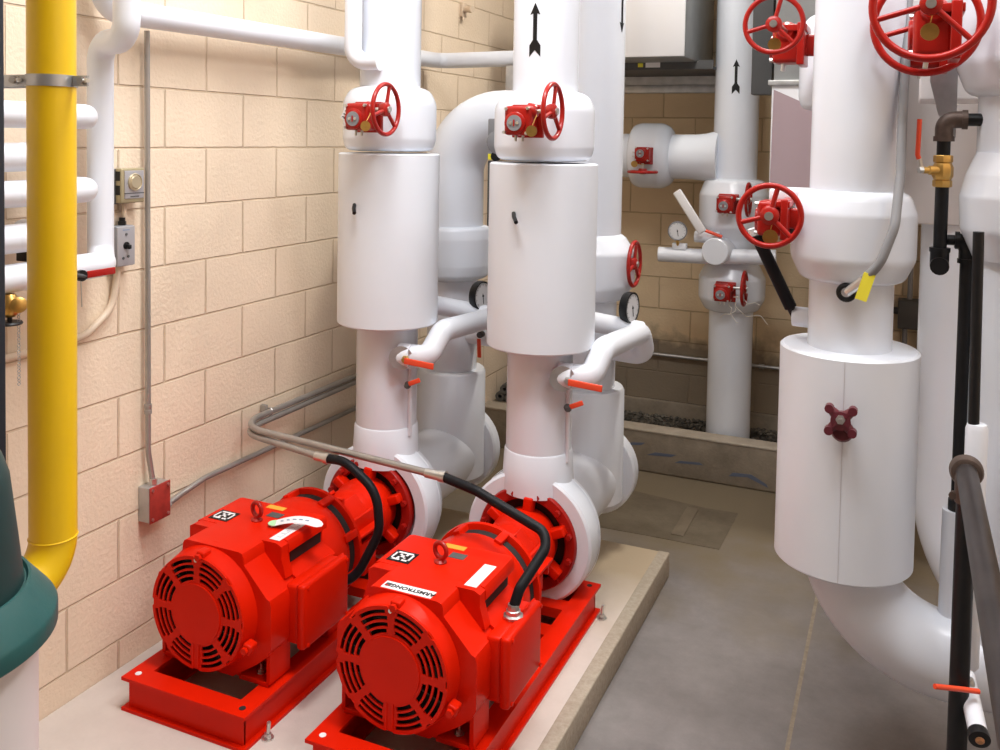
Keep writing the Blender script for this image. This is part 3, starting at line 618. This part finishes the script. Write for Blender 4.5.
# thermostat, switch, cables
R = thing('thermostat', 'square brass coloured wall thermostat with round dial', 'thermostat', (0, 2.1980, 1.70))
m = MB().b2((0, 2.1530, 1.645), (.03, 2.2430, 1.757), .003); m.build('backplate', GREYD, R)
m = MB().b2((.028, 2.1580, 1.648), (.055, 2.2560, 1.760), .005); m.build('body', THERM, R)
m = MB().b2((.0545, 2.1700, 1.662), (.058, 2.2500, 1.752), .002); pl = m.build('front_plate', PLATE, R)
MB().lathe([(.028, 0), (.028, .003), (.021, .005), (.019, .008)], (.058, 2.2100, 1.715), (1, 0, 0), 32).torus((.062, 2.2100, 1.715), (1, 0, 0), .026, .002).build('dial', mat('brushed_brass', (.55, .47, .32), .3, .6), R)
MB().b2((.0565, 2.1700, 1.678), (.0588, 2.2500, 1.681)).b2((.0572, 2.1930, 1.667), (.0588, 2.2280, 1.671)).build('scale_marks', GREYD, pl)
for z in (1.675, 1.72): MB().b2((.032, 2.1570, z), (.05, 2.1582, z+.03)).build('vent_slot', BLACK, R)
MB().tube([(.02, 2.2030, 1.60), (.02, 2.2030, 1.65)], .0085, n=10).build('cable_stub', BEIGE, R)
R = thing('switch_box', 'small grey switch box on the wall below the thermostat', 'switch', (0, 2.1830, 1.51))
MB().b2((0, 2.1460, 1.445), (.045, 2.2200, 1.575), .004).build('box', GREYP, R)
cv = MB().b2((.045, 2.1480, 1.447), (.049, 2.2200, 1.573), .0015).build('cover_plate', PLATE, R)
MB().box((.056, 2.1860, 1.508), (.02, .012, .014), None, .003).lathe([(.012, 0), (.012, .003)], (.049, 2.1840, 1.512), (1, 0, 0), 14).build('toggle', BLACK, cv)
for a, b in ((2.1840, 1.548), (2.1720, 1.472), (2.1920, 1.476)): MB().lathe([(.0045, 0), (.0045, .002)], (.049, a, b), (1, 0, 0), 10).build('screw', GREYD, cv)
MB().b2((.0488, 2.1700, 1.560), (.0494, 2.1980, 1.564)).build('small_print', BLUEGREY, cv)
MB().tube([(.022, 2.1930, 1.57), (.022, 2.1930, 1.6)], .010, n=12).lathe([(.013, 0), (.013, .012)], (.022, 2.1930, 1.576), n=6).build('top_fitting', BLACK, R)
m = MB().tube([(.022, 2.1730, 1.455), (.018, 2.1730, 1.40), (.016, 2.1580, 1.31), (.016, 2.0580, 1.245), (.016, 2.0, 1.236), (.016, YF+.01, 1.10)], .0115, [0, .05, .1, .1, .1, 0], 14)
m.lathe([(.016, 0), (.016, .02)], (.022, 2.1730, 1.435), n=6)
tag(m.build('flexible_cable', BEIGE), 'beige painted cable curving down from the switch box along the wall', 'cable')
# vertical conduit + red box + low run
R = thing('wall_conduit', 'thin grey metal conduit dropping down the block wall to a red junction box', 'conduit', (.028, 2.33, .69))
MB().tube([(.028, 2.292, 2.21), (.028, 2.299, .80), (.034, 2.315, .69)], .0092, .2, 14).build('pipe', EMT, R)
MB().lathe([(.0125, 0), (.0125, .012), (.0110, .016), (.0125, .02), (.0125, .032)], (.028, 2.298, .932), n=16).build('coupling', EMT, R)
R = thing('junction_box', 'steel junction box with red cover on the wall left of the pumps', 'junction box', (0, 2.36, .61))
MB().b2((0, 2.281, .565), (.050, 2.372, .685), .004).build('box', STEEL, R)
cv = lab(MB().b2((.050, 2.280, .563), (.055, 2.374, .687), .003).build('cover', DREDC, R), 'dull red cover plate')
for a, b in ((2.292, .576), (2.292, .675), (2.362, .576), (2.362, .675)): MB().lathe([(.005, 0), (.005, .003)], (.055, a, b), (1, 0, 0), 10).build('screw', BOLT, cv)
MB().lathe([(.015, 0), (.015, .022)], (.034, 2.315, .685), n=6).lathe([(.015, 0), (.015, .02)], (.03, 2.372, .59), (0, 1, 0), 6).build('connector', BOLT, R)
m = MB().tube([(.03, 2.38, .59), (.022, 2.46, .60), (.02, 2.58, .616), (.02, 4.4, .602)], .0105, [0, .2, .2, 0], 14)
tag(m.build('low_conduit', EMT), 'grey conduit running low along the wall from the red junction box', 'conduit')
# twin conduits bending out from the wall
R = thing('bent_conduit', 'upper long conduit bending off the wall to the pump farther from the wall', 'conduit', (.06, 2.7, .77), 'twin bent conduits above the pumps')
MB().tube([(.045, 4.6, .775), (.05, 2.725, .775), (.96, 2.60, .778)], .0122, .15, 16, fn=12).build('pipe', EMT, R)
MB().lathe([(.016, 0), (.016, .05), (.019, .052), (.019, .075)], (.925, 2.603, .778), (1, -.08, 0), 14).build('connector', BOLT, R)
m = MB().b2((.006, 2.91, .762), (.034, 2.924, .80), .003).torus((.047, 2.917, .775), (0, 1, 0), .014, .003, 20, 6); m.build('conduit_strap', EMT, R)
lab(MB().b2((.0572, 3.30, .772), (.0590, 3.40, .780)).build('white_sticker', PAPER, R), 'white sticker')
R = thing('bent_conduit', 'lower short conduit bending off the wall to the pump nearer the wall', 'conduit', (.06, 2.7, .755), 'twin bent conduits above the pumps')
MB().tube([(.045, 4.6, .748), (.055, 2.735, .748), (.50, 2.63, .752)], .0122, .13, 16, fn=12).build('pipe', EMT, R)
MB().lathe([(.016, 0), (.016, .04), (.019, .042), (.019, .06)], (.47, 2.633, .753), (1, -.1, 0), 14).build('connector', BOLT, R)
def hose(name, pts, fil, label):
    m = MB(); P = fillet(pts, fil, 10); m.tube(P, .0155, 0, 16); return tag(m.build(name, RUBBER), label, 'flexible conduit', 'black flexible conduits to the motors')
hose('flexible_conduit', [(.52, 2.628, .753), (.61, 2.605, .765), (.745, 2.59, .69), (.765, 2.58, .56), (.70, 2.55, .415), (.655, 2.53, .385), (.62, 2.49, .375)], .12, 'black flexible conduit looping down behind the terminal box of the pump nearer the wall')
hose('flexible_conduit', [(.985, 2.598, .778), (1.12, 2.57, .765), (1.372, 2.53, .695), (1.385, 2.50, .66), (1.345, 2.40, .575), (1.335, 2.38, .525)], .05, 'black flexible conduit kinking down onto the terminal box farther from the wall')
m = MB().lathe([(.016, 0), (.016, .035), (.02, .04), (.02, .06)], (.018, 4.67, 2.60), (1, -.3, 0), 16).b2((0, 4.645, 2.56), (.02, 4.70, 2.64), .003).tube([(.02, 4.65, 2.575), (.025, 4.645, 2.54)], .006, n=8)
tag(m.build('wall_sensor', BEIGE), 'small beige sensor high on the block wall between the two risers', 'sensor')
# hanger strip and small instrument seen between the risers
m = MB().b2((.485, 4.20, 2.04), (.525, 4.206, 2.24), .001); tag(m.build('hanger_strap', STEEL), 'short metal hanger strap under the crossing white pipe beside the arrow marked riser', 'strap')
R = thing('wall_instrument', 'grey boxed instrument with a yellow mark, in the gap left of the arrow marked riser', 'instrument', (.56, 3.52, 1.9))
MB().b2((.69, 3.55, 1.885), (.80, 3.585, 1.96), .006).build('body', GREYP, R)
MB().lathe([(.05, 0), (.05, .02), (.03, .03)], (.745, 3.55, 1.86), (0, -1, 0), 20).build('sensor_head', GREYP, R)
MB().b2((.692, 3.55, 1.50), (.75, 3.58, 1.78), .004).build('mounting_rail', GREYD, R)
MB().lathe([(.02, 0), (.02, .02)], (.735, 3.55, 1.80), (0, -1, 0), 16).build('valve_block', BLACK, R)
lab(MB().b2((.70, 3.535, 1.785), (.735, 3.545, 1.81)).build('yellow_mark', YTAG, R), 'yellow green mark')

# ------------------------------------------------------------------ back: heater, tee pipe, curb pipe
R = thing('unit_heater', 'white and grey unit heater box hanging high on the back wall', 'heater', (1.0, 5.3, 2.33))
MB().b2((.60, 4.85, 2.325), (1.24, 5.60, 3.0), .006).build('cabinet', DUCTG, R)
lab(MB().b2((.605, 4.838, 2.33), (1.236, 4.85, 2.995), .003).build('front_panel', DUCTW, R), 'white front panel')
R = thing('heater_bracket', 'dark steel shelf bracket below the unit heater', 'bracket', (1.0, 5.6, 2.25))
MB().b2((.4, 5.15, 2.285), (1.33, 5.72, 2.30)).b2((.4, 5.15, 2.285), (1.33, 5.165, 2.335)).build('shelf', GREYD, R)
MB().b2((.4, 5.69, 2.18), (1.36, 5.725, 2.23), .003).b2((.4, 5.715, 2.18), (1.36, 5.728, 2.32)).build('wall_angle', STEEL, R)
MB().b2((.9, 5.149, 2.30), (.93, 5.1495, 2.322)).build('yellow_label', YTAG, R); MB().b2((.945, 5.149, 2.297), (1.03, 5.1495, 2.328)).build('paper_label', PAPER, R)
BX, BY = 1.44, 5.3
R = thing('curb_riser', 'white insulated riser with a side tee standing in the gravel behind the curb', 'pipe', (BX, BY, .08))
MB().lathe([(.123, .09), (.123, 1.0)], (BX, BY, 0), n=40).build('lower_pipe', WHITE, R)
m = MB().lathe([(.12, .915), (.15, .925), (.186, .99), (.186, 1.11), (.15, 1.18), (.12, 1.22)], (BX, BY, 0), n=48, fil=[0, .03, .05, .05, .03, 0]); m.build('lower_valve_cover', WHITE, R)
m = MB().lathe([(.12, 1.20), (.15, 1.33), (.195, 1.40), (.195, 1.58), (.165, 1.66), (.123, 1.67)], (BX, BY, 0), n=48, fil=[0, .05, .05, .05, .03, 0]); m.build('upper_valve_cover', WHITE, R)
m = MB().lathe([(.123, 1.6), (.123, ZT)], (BX, BY, 0), n=40)
m.lathe([(.165, -.085), (.148, -.125), (.137, -.17), (.131, -.23), (.13, -.30), (.13, -.9)], (BX, BY, 1.788), (1, 0, 0), 40); m.build('tee_pipe', WHITE, R)
valve_lathe(MB(), (.845, BY, 1.79), 0, .24, .192, .125, ax=(1, 0, 0)).build('branch_valve_cover', WHITE, R)
m = MB().lathe([(.075, 0), (.075, .26), (.070, .265), (.02, .266)], (BX-.02, BY, 1.275), (-.13, -1, 0), 32); m.build('round_stub', WHITE, R)
m = MB().tube([(1.06, 5.10, 1.235), (1.28, 5.12, 1.235), (1.70, 5.14, 1.255)], .042, 0, 20); m.build('cross_stub', SMALLW, R)
MB().b2((1.14, 5.08, 1.27), (1.22, 5.12, 1.305), .004).build('gauge_seat', SMALLW, R)
m = curved_decal(ARROW, BX, BY, .123, -PI/2+.10, 2.145); lab(m.build('flow_arrow', BLACK, R), 'black arrow pointing up')
gauge((1.172, 5.07, 1.375), (.2, -1, 0), .054, 'small round white faced gauge on the stub of the riser behind the curb', (1.172, 5.09, 1.29))
R = thing('lever_valve', 'white sleeved lever standing up beside the small gauge, with an orange shank', 'valve', (1.30, 5.12, 1.37))
a, b = V((1.163, 5.06, 1.60)), V((1.315, 5.06, 1.375)); d = (b-a).normalized(); rot = M((d, V((0, 1, 0)), d.cross(V((0, 1, 0))))).transposed()
lab(MB().box((a+b)/2, ((b-a).length, .02, .05), rot, .008).build('sleeve', PAPER, R), 'white sleeve')
MB().tube([(1.27, 5.065, 1.405), (1.42, 5.065, 1.358)], .009, n=10).build('shank', ORANGE, R)
MB().tube([(1.26, 5.12, 1.345), (1.40, 5.12, 1.345)], .032, n=18).build('valve_body', SMALLW, R)
gear_operator((.962, BY-.225, 1.80), (0, PI/2, 0), 'red gear operator on the side tee with its handwheel lying flat below', .088, (.10, 0, .0), .85)
gear_operator((BX-.005, BY-.235, 1.538), (0, 0, 0), 'red gear operator on the upper valve of the riser behind the curb', .095, (.12, 0, .03), .95, False)
gear_operator((BX-.01, BY-.225, 1.05), (0, 0, 0), 'red gear operator on the lower valve of the riser behind the curb, trailing string', .098, (.115, 0, .03), .95, False)
m = MB()
for k in range(3):
    P = [V((BX+.02+.03*k, BY-.23, 1.03))]
    for j in range(7): P.append(P[-1]+V((random.uniform(-.03, .05), random.uniform(-.01, .01), random.uniform(-.045, .015))))
    m.tube(P, .0022, .015, 6, fn=3)
m.tube([(BX+.06, BY-.23, .98), (BX+.12, BY-.22, .925), (BX+.19, BY-.2, .94), (BX+.23, BY-.2, .89)], .0022, .03, 6)
tag(m.build('string', STRING), 'loose white string hanging off the low gear operator', 'string')
m = MB().tube([(.3, 5.70, .52), (2.2, 5.70, .512)], .011, n=12); m.lathe([(.015, 0), (.015, .03)], (1.55, 5.70, .515), (1, 0, 0), 12)
tag(m.build('back_wall_conduit', STEEL), 'thin shiny conduit running low across the back wall', 'conduit')
for k, (dx, dz) in enumerate(((-.032, 0), (.03, -.006), (0, .05))):
    lbs = ['left lower foam tube end in the corner stack', 'right lower foam tube end in the corner stack', 'upper foam tube end of the corner stack']
    m = MB().lathe([(.013, 0), (.030, 0), (.031, .01), (.031, .5), (.013, .5), (.013, 0)], (.085+dx, 5.18, .262+dz), (-.03, 1, 0), 24, caps=False)
    tag(m.build('foam_tube', FOAM), 'dark hollow foam pipe cover, '+lbs[k], 'foam tube', 'foam tubes stacked in the corner')
m = MB().b2((.0, 5.14, .08), (.3, 5.69, .23), .01); tag(m.build('masonry_block', CURB), 'dark concrete block under the foam tubes in the back corner', 'block')
R = thing('wall_junction_box', 'dark grey junction box on the back wall right of the large riser', 'junction box', (2.39, 5.7, .92))
MB().b2((2.315, 5.63, .835), (2.48, 5.73, 1.0), .006).build('box', GREYD, R)
for x in (2.375, 2.435): MB().tube([(x, 5.69, .99), (x, 5.69, ZT)], .014, n=12).build('conduit', GREYP, R)
MB().tube([(2.355, 5.69, .84), (2.355, 5.69, .24)], .014, n=12).build('down_conduit', GREYP, R); MB().tube([(2.44, 5.68, .84), (2.43, 5.68, .24)], .020, n=12).build('down_cable', RUBBER, R)
MB().tube([(2.27, 5.68, .93), (2.32, 5.68, .93)], .02, n=10).build('side_fitting', GREYD, R)

# ------------------------------------------------------------------ large riser on the right
BRX, BRY = 2.193, 2.815
R = thing('large_riser', 'large white insulated riser in front at right with maroon knob on its jacket', 'pipe', (BRX, BRY, .28))
MB().lathe([(.122, 1.70), (.122, ZT)], (BRX, BRY, 0), n=48).build('upper_pipe', WHITE, R)
m = MB().lathe([(.115, 1.485), (.14, 1.487), (.170, 1.55), (.170, 1.68), (.15, 1.742), (.122, 1.744)], (BRX, BRY, 0), n=56, fil=[0, .03, .06, .05, .04, 0]); m.build('valve_cover', WHITE, R)
MB().lathe([(.115, 1.2), (.115, 1.50)], (BRX, BRY, 0), n=48).build('neck_pipe', WHITE, R)
m = MB().lathe([(.10, .668), (.184, .668), (.1905, .674), (.1905, 1.286), (.184, 1.292), (.10, 1.292)], (BRX, BRY, 0), n=72); jk = m.build('connector_jacket', JACK, R)
MB().b2((BRX-.0006, BRY-.1915, .674), (BRX+.0006, BRY-.1895, 1.286)).build('jacket_seam', SEAM, jk)
MB().tube([(BRX, BRY, .78), (BRX, BRY, .443), (3.6, BRY, .443)], .118, .30, 48, fn=18).build('elbow_pipe', WHITE, R)
MB().tube([(BRX-.09, BRY+.03, 1.357), (BRX-.16, BRY+.04, 1.357)], .030, n=20).build('side_stub', SMALLW, R)
m = MB(); ky, kx, kz = BRY-.191, BRX-.004, 1.135
for a in (.78, 2.35, 3.93, 5.5):
    d = V((math.cos(a), 0, math.sin(a))); m.tube([(kx, ky-.030, kz), V((kx, ky-.034, kz))+d*.045], [.018, .010], n=12); m.lathe([(.012, -.013), (.012, .010)], V((kx, ky-.034, kz))+d*.042, (0, 1, 0), 14)
m.lathe([(.018, 0), (.022, .02), (.026, .045)], (kx, ky, kz), (0, -1, 0), 20); m.lathe([(.026, 0), (.030, .008), (.026, .016)], (kx+.004, ky-.01, kz-.035), (0, -1, .3), 20)
kb = lab(m.build('lobed_knob', MAROON, R), 'maroon four lobed knob')
m = MB(); hexbolt(m, (kx, ky-.045, kz+.006), (0, -1, 0), .012, .012); m.tube([(kx, ky-.05, kz+.006), (kx, ky-.066, kz+.006)], .006, n=8); m.build('knob_nut', BOLT, kb)
MB().b2((1.96, BRY-.04, 1.70), (2.12, BRY+.04, 1.745), .012).build('valve_neck', SMALLW, R)
gear_operator((1.978, BRY-.085, 1.66), (0, 0, -PI/2), 'red gear operator whose round handwheel faces out, left of the large riser valve', .092, (.12, .008, .014), 1.0, 2, False)
R = thing('rear_riser', 'white riser hidden behind the large right riser, only its valve bulging out left', 'pipe', (2.137, 3.64, 0))
MB().tube([(2.137, 3.64, ZT), (2.137, 3.64, .98), (2.137, 5.72, .98)], .115, .28, 36).build('pipe', WHITE, R)
valve_lathe(MB(), (2.137, 3.64, 0), 2.0, 2.36, .19, .124).build('valve_cover', WHITE, R)
gear_operator((1.938, 3.33, 2.215), (0, 0, -PI/2), 'red gear operator with its handwheel before the grey duct, at top between the risers', .098, (.28, -.013, .042), 1.25, 2, False)
# right edge riser dropping into the horizontal main
R = thing('edge_riser', 'white riser at the right edge with bulging valve covers, over the horizontal main', 'pipe', (2.60, 2.83, .5))
MB().lathe([(.110, .5), (.110, ZT)], (2.612, 2.83, 0), n=44).build('pipe', WHITE, R)
m = MB().lathe([(.11, 2.01), (.14, 2.02), (.172, 2.10), (.172, 2.30), (.15, 2.38), (.11, 2.39)], (2.612, 2.83, 0), n=52, fil=[0, .04, .07, .06, .04, 0]); m.build('upper_valve_cover', WHITE, R)
m = MB().lathe([(.11, 1.57), (.145, 1.65), (.150, 1.74), (.135, 1.80), (.11, 1.86)], (2.612, 2.81, 0), n=52, fil=[0, .06, .05, .05, 0]); m.build('lower_valve_cover', WHITE, R)
gear_operator((2.378, 2.575, 2.160), (0, 0, -PI/2), 'red gear operator with the largest handwheel, at the top right corner in front', .136, (.175, -.010, .050), 1.25, 2, False, .04)
gear_operator((2.365, 2.86, 2.15), (0, 0, -PI/2), 'red gear operator with a large handwheel just behind the front one at top right', .136, (.20, -.002, .045), 1.2, False, False)
# background riser + duct pieces
R = thing('background_riser', 'wide white riser behind, right of the large riser, curving away at its foot', 'pipe', (2.535, 3.88, .2))
MB().tube([(2.535, 3.88, 1.60), (2.535, 3.88, .20), (2.95, 3.45, .20)], .145, .36, 44, fn=16).build('pipe', WHITE, R)
MB().tube([(2.385, 3.87, .90), (2.50, 3.87, .90)], .026, n=16).build('side_stub', SMALLW, R)
m = MB().b2((2.28, 3.72, 1.585), (3.1, 4.1, 2.6), .006); tag(m.build('sheet_duct', mat('beige_grey_duct', (.60, .575, .58), .4, .1)), 'beige grey sheet duct above the wide background riser', 'duct')
R = thing('air_duct', 'pale duct box hanging between the curb riser and the large riser', 'duct', (2.0, 4.5, 1.62))
MB().b2((1.745, 4.42, 1.62), (2.7, 5.1, 2.145), .004).build('lower_box', DUCTW, R)
lab(MB().prism([(1.748, 1.625), (2.69, 1.625), (2.69, 1.70), (1.755, 2.125)], (0, 4.418, 0), (1, 0, 0), (0, 0, 1), (0, -.004, 0)).build('front_face', DUCTREFL, R), 'front face with red reflection painted in')
MB().b2((1.73, 4.40, 2.145), (2.72, 5.12, 2.168), .002).build('flange', STEEL, R)
MB().b2((1.75, 4.44, 2.168), (2.70, 5.08, ZT), .004).build('upper_duct', DUCTG, R)
m = MB().b2((1.60, 4.75, 2.12), (1.70, 4.85, ZT), .004); tag(m.build('dark_gap_bar', GREYD), 'dark upright bar in the gap beside the pale duct box', 'strut')  # dark upright drawn in the gap beside the duct
m = MB().b2((2.36, 3.18, 2.02), (2.75, 3.5, 2.6), .006); tag(m.build('white_cabinet', DUCTW), 'white box panel behind the black iron elbow at top right', 'panel')
m = MB().prism([(2.385, 2.095), (2.44, 2.12), (2.46, 2.12), (2.46, 1.90), (2.41, 1.97), (2.385, 2.07)], (0, 3.05, 0), (1, 0, 0), (0, 0, 1), (0, .006, 0)); m.tube([(2.40, 3.05, 2.10), (2.44, 3.05, 2.135), (2.44, 3.05, 2.6)], .006, n=8)
tag(m.build('hanger_plate', STEEL), 'grey hanging metal plate behind the big handwheels', 'plate')

# black iron piping with brass valve
BYY = 2.80
R = thing('iron_pipe', 'black iron drain piping with brass valve at the right edge', 'pipe', (2.47, BYY, .55))
MB().tube([(2.56, BYY, 1.948), (2.46, BYY, 1.948)], .0175, n=16).build('top_nipple', BLACK, R)
lab(MB().tube([(2.475, BYY, 1.948), (2.420, BYY, 1.948), (2.420, BYY, 1.90)], .0235, .025, 16).lathe([(.027, 0), (.027, .014)], (2.420, BYY, 1.888), n=18).lathe([(.027, 0), (.027, .014)], (2.463, BYY, 1.948), (1, 0, 0), 18).build('rusty_elbow', IRON, R), 'rusty brown iron elbow')
MB().tube([(2.420, BYY, 1.90), (2.420, BYY, 1.57)], .0175, n=16).build('drop_nipple', BLACK, R)
m = MB().lathe([(.023, 0), (.025, .004), (.025, .018), (.0215, .02), (.027, .03), (.027, .055), (.0215, .066), (.025, .07), (.025, .085), (.023, .088)], (2.420, BYY, 1.762), n=8)
m.lathe([(.013, 0), (.013, .025), (.010, .027), (.010, .042)], (2.408, BYY-.012, 1.808), (-.9, -.4, 0), 10); bv = lab(m.build('brass_valve', BRASS, R), 'brass ball valve')
MB().lathe([(.010, 0), (.010, .012)], (2.370, BYY-.03, 1.808), (-.9, -.4, 0), 6).tube([(2.366, BYY-.032, 1.81), (2.360, BYY-.033, 1.84)], .006, n=8).build('valve_nut', BOLT, bv)
lab(MB().tube([(2.359, BYY-.033, 1.838), (2.355, BYY-.033, 1.85), (2.357, BYY-.033, 1.948)], .0065, .01, 10).build('lever', ORANGE, bv), 'orange lever')
MB().tube([(2.420, BYY, 1.59), (2.420, BYY, 1.545), (2.420, BYY-.03, 1.545)], .0245, .02, 16).lathe([(.027, 0), (.027, .012)], (2.420, BYY, 1.582), n=18).build('lower_elbow', BLACK, R)
MB().tube([(2.42, BYY+.02, 1.615), (2.49, BYY+.02, 1.615)], .0145, n=14).build('cross_nipple', BLACK, R)
MB().tube([(2.458, BYY+.02, 1.615), (2.489, BYY+.02, 1.612), (2.489, BYY+.02, 1.555)], .0215, .03, 16).lathe([(.0245, 0), (.0245, .012)], (2.458, BYY+.02, 1.615), (1, 0, 0), 18).lathe([(.0245, 0), (.0245, .012)], (2.489, BYY+.02, 1.553), n=18).build('side_elbow', BLACK, R)
MB().tube([(2.489, BYY+.02, 1.57), (2.489, BYY+.02, .83)], .0175, n=16).build('down_pipe', BLACK, R)
MB().lathe([(.024, 0), (.024, .06)], (2.489, BYY+.02, .83), n=18).build('coupling', BLACK, R)
lab(MB().tube([(2.478, BYY+.02, .86), (2.476, BYY+.02, .50)], .0265, n=20).build('white_tap', SMALLW, R), 'white insulated foot of the pipe')
R = thing('iron_drop_pipe', 'thin black vertical pipe beside the right edge riser, ending in white insulation', 'pipe', (2.52, 2.68, .52))
MB().tube([(2.504, 2.655, 1.655), (2.510, 2.655, 1.14)], .0135, n=14).build('pipe', BLACK, R)
lab(MB().lathe([(.020, .50), (.027, .51), (.027, 1.14), (.023, 1.153), (.014, 1.155)], (2.518, 2.66, 0), n=20).build('white_sleeve', SMALLW, R), 'white insulated sleeve')
R = thing('red_lever_valve', 'red handled valve behind the black guard post, just above the horizontal main', 'valve', (2.6, 3.05, .49))
lab(MB().box((2.60, 3.05, .50), (.15, .008, .022), None, .003).build('lever', REDV, R), 'red lever'); MB().lathe([(.014, 0), (.014, .05)], (2.50, 3.06, .50), (0, -1, 0), 8).build('stem', GREYD, R)
MB().tube([(2.50, 3.06, .45), (2.50, 3.06, .55)], .02, n=10).build('body', BRASS, R)
R = thing('drain_stub', 'white capped drain stub with copper end and orange lever, under the horizontal main', 'valve', (2.53, 2.5, .33))
a, b = V((2.512, 2.62, .50)), V((2.533, 2.434, .452)); d = (b-a).normalized()
MB().tube([a, b], .022, n=22).build('insulated_stub', SMALLW, R); lab(MB().lathe([(.0225, -.02), (.0245, -.006), (.0245, .004), (.011, .006)], b, d, 24).build('black_ring', BLACK, R), 'black end ring')
lab(MB().lathe([(.0105, 0), (.0105, .008), (.006, .012)], b, d, 16).build('copper_end', mat('copper', (.60, .30, .15), .35, .9), R), 'copper end')
MB().lathe([(.013, 0), (.013, .025), (.009, .035)], a+d*.05, (0, -.1, 1), 12).build('valve_stem', BOLT, R)
lab(MB().tube([(2.535, 2.52, .52), (2.50, 2.50, .527), (2.433, 2.45, .545)], .0065, .02, 10).build('lever', ORANGE, R), 'orange lever')

# guard rail
R = thing('guard_rail', 'black guard post with a grey brown top rail running towards the viewer', 'rail', (2.49, 2.54, 0))
MB().tube([(2.492, 2.535, 0), (2.492, 2.535, 1.03)], .0235, n=20).lathe([(.06, 0), (.06, .01)], (2.492, 2.535, 0), n=20).build('post', BLACK, R)
lab(MB().tube([(2.492, 2.56, 1.052), (2.492, 1.2, 1.052)], .0255, n=20).build('top_rail', RAIL, R), 'grey brown rail')
lab(MB().lathe([(.030, 0), (.040, .003), (.040, .018), (.036, .03), (.03, .032)], (2.492, 2.585, 1.052), (0, -1, 0), 28).tube([(2.492, 2.535, 1.05), (2.492, 2.535, .985)], .028, n=18).tube([(2.465, 2.54, 1.0), (2.46, 2.525, 1.0)], .010, n=8).build('rail_flange', IRON, R), 'rusty flange')
MB().tube([(2.492, 1.22, 0), (2.492, 1.22, 1.052)], .0235, n=20).build('near_post', BLACK, R)

# sensor hose on the large riser, strut, tag
R = thing('sensor_cable', 'grey flexible conduit curving down the large riser to a plug with yellow tag', 'cable', (2.19, 2.62, 1.475))
MB().tube([(2.318, 2.86, 2.35), (2.316, 2.76, 2.1), (2.314, 2.72, 1.93), (2.314, 2.68, 1.80), (2.305, 2.62, 1.66), (2.272, 2.605, 1.56), (2.235, 2.62, 1.515)], .0125, [0, .1, .1, .1, .1, .1, 0], 14).build('flexible_conduit', mat('grey_flex', (.23, .23, .24), .45), R)
MB().tube([(2.24, 2.62, 1.52), (2.192, 2.655, 1.472)], [.014, .012], n=14).build('plug', BOLT, R)
MB().torus((2.188, 2.672, 1.468), (0, -1, 0), .020, .007, 24, 8).build('black_grommet', BLACK, R)
lab(MB().box((2.238, 2.605, 1.497), (.03, .004, .075), M.Rotation(.28, 3, 'Y')).build('yellow_tag', YTAG, R), 'yellow plastic tag')
R = thing('damper_strut', 'black rubber covered strut slanting below the handwheel left of the large riser', 'strut', (2.0, 2.84, 1.36))
MB().tube([(1.925, 2.80, 1.60), (2.025, 2.842, 1.385)], .0185, n=18).build('sleeve', RUBBER, R)
MB().tube([(2.025, 2.842, 1.385), (2.037, 2.85, 1.352)], [.013, .009], n=12).build('tip', BLACK, R); lab(MB().lathe([(.013, 0), (.013, .022)], (1.918, 2.798, 1.598), (-.3, -.1, 1), 10).build('end_cap', PAPER, R), 'pale end cap')

# ------------------------------------------------------------------ lights (ceiling lamps plus added fills, above the frame)
def area(name, loc, size, energy, col, tgt=None):
    l = bpy.data.lights.new(name, 'AREA'); l.shape = 'RECTANGLE'; l.size, l.size_y = size; l.energy = energy; l.color = col
    o = bpy.data.objects.new(name, l); C.objects.link(o); o.location = loc
    if tgt: o.rotation_euler = (V(tgt)-V(loc)).to_track_quat('-Z', 'Y').to_euler()
    return o
area('ceiling_lamp_near', (1.5, 1.85, 4.34), (1.5, .6), 88, (.96, .98, 1))
area('ceiling_lamp_wall', (.9, 2.1, 3.8), (.5, .9), 24, (.97, .98, 1))
area('fill_light_front_right', (3.1, .5, 4.34), (.9, .6), 22, (.96, .97, 1))  # added fill, brightens the large riser's jacket and elbow
area('fill_light_back', (1.9, 4.4, 3.9), (.7, .3), 96, (1, .94, .85))  # added lamp, lifts the dark back wall
area('fill_light_right', (3.2, 2.0, 4.34), (.9, .8), 60, (.95, .97, 1))  # added fill from the right for the large riser
w = bpy.data.worlds.new('room_air'); bpy.context.scene.world = w; w.use_nodes = True
w.node_tree.nodes['Background'].inputs[0].default_value = (.9, .9, 1, 1); w.node_tree.nodes['Background'].inputs[1].default_value = .0

# ------------------------------------------------------------------ camera
cam = bpy.data.cameras.new('camera'); co = bpy.data.objects.new('camera', cam); C.objects.link(co)
yaw, pit, rol, F, PY = CAMV = (.416948171, -.0420798545, .0170677948, 913.312898, 177.352976)
f = V((-math.sin(yaw)*math.cos(pit), math.cos(yaw)*math.cos(pit), math.sin(pit))); rt = V((math.cos(yaw), math.sin(yaw), 0)); up = rt.cross(f)
r2 = rt*math.cos(rol)+up*math.sin(rol); u2 = -rt*math.sin(rol)+up*math.cos(rol)
mw = M((r2, u2, -f)).transposed().to_4x4(); mw.translation = V((2.32374703, 0, 1.874)); co.matrix_world = mw
cam.sensor_fit = 'HORIZONTAL'; cam.sensor_width = 36; cam.lens = F/1000*36; cam.shift_y = -(375-PY)/1000; cam.clip_start = .05
sc = bpy.context.scene; sc.camera = co
sc.view_settings.view_transform = 'Standard'; sc.view_settings.look = 'None'; sc.view_settings.gamma = 1; sc.view_settings.use_curve_mapping = False
sc.view_settings.exposure = -.08
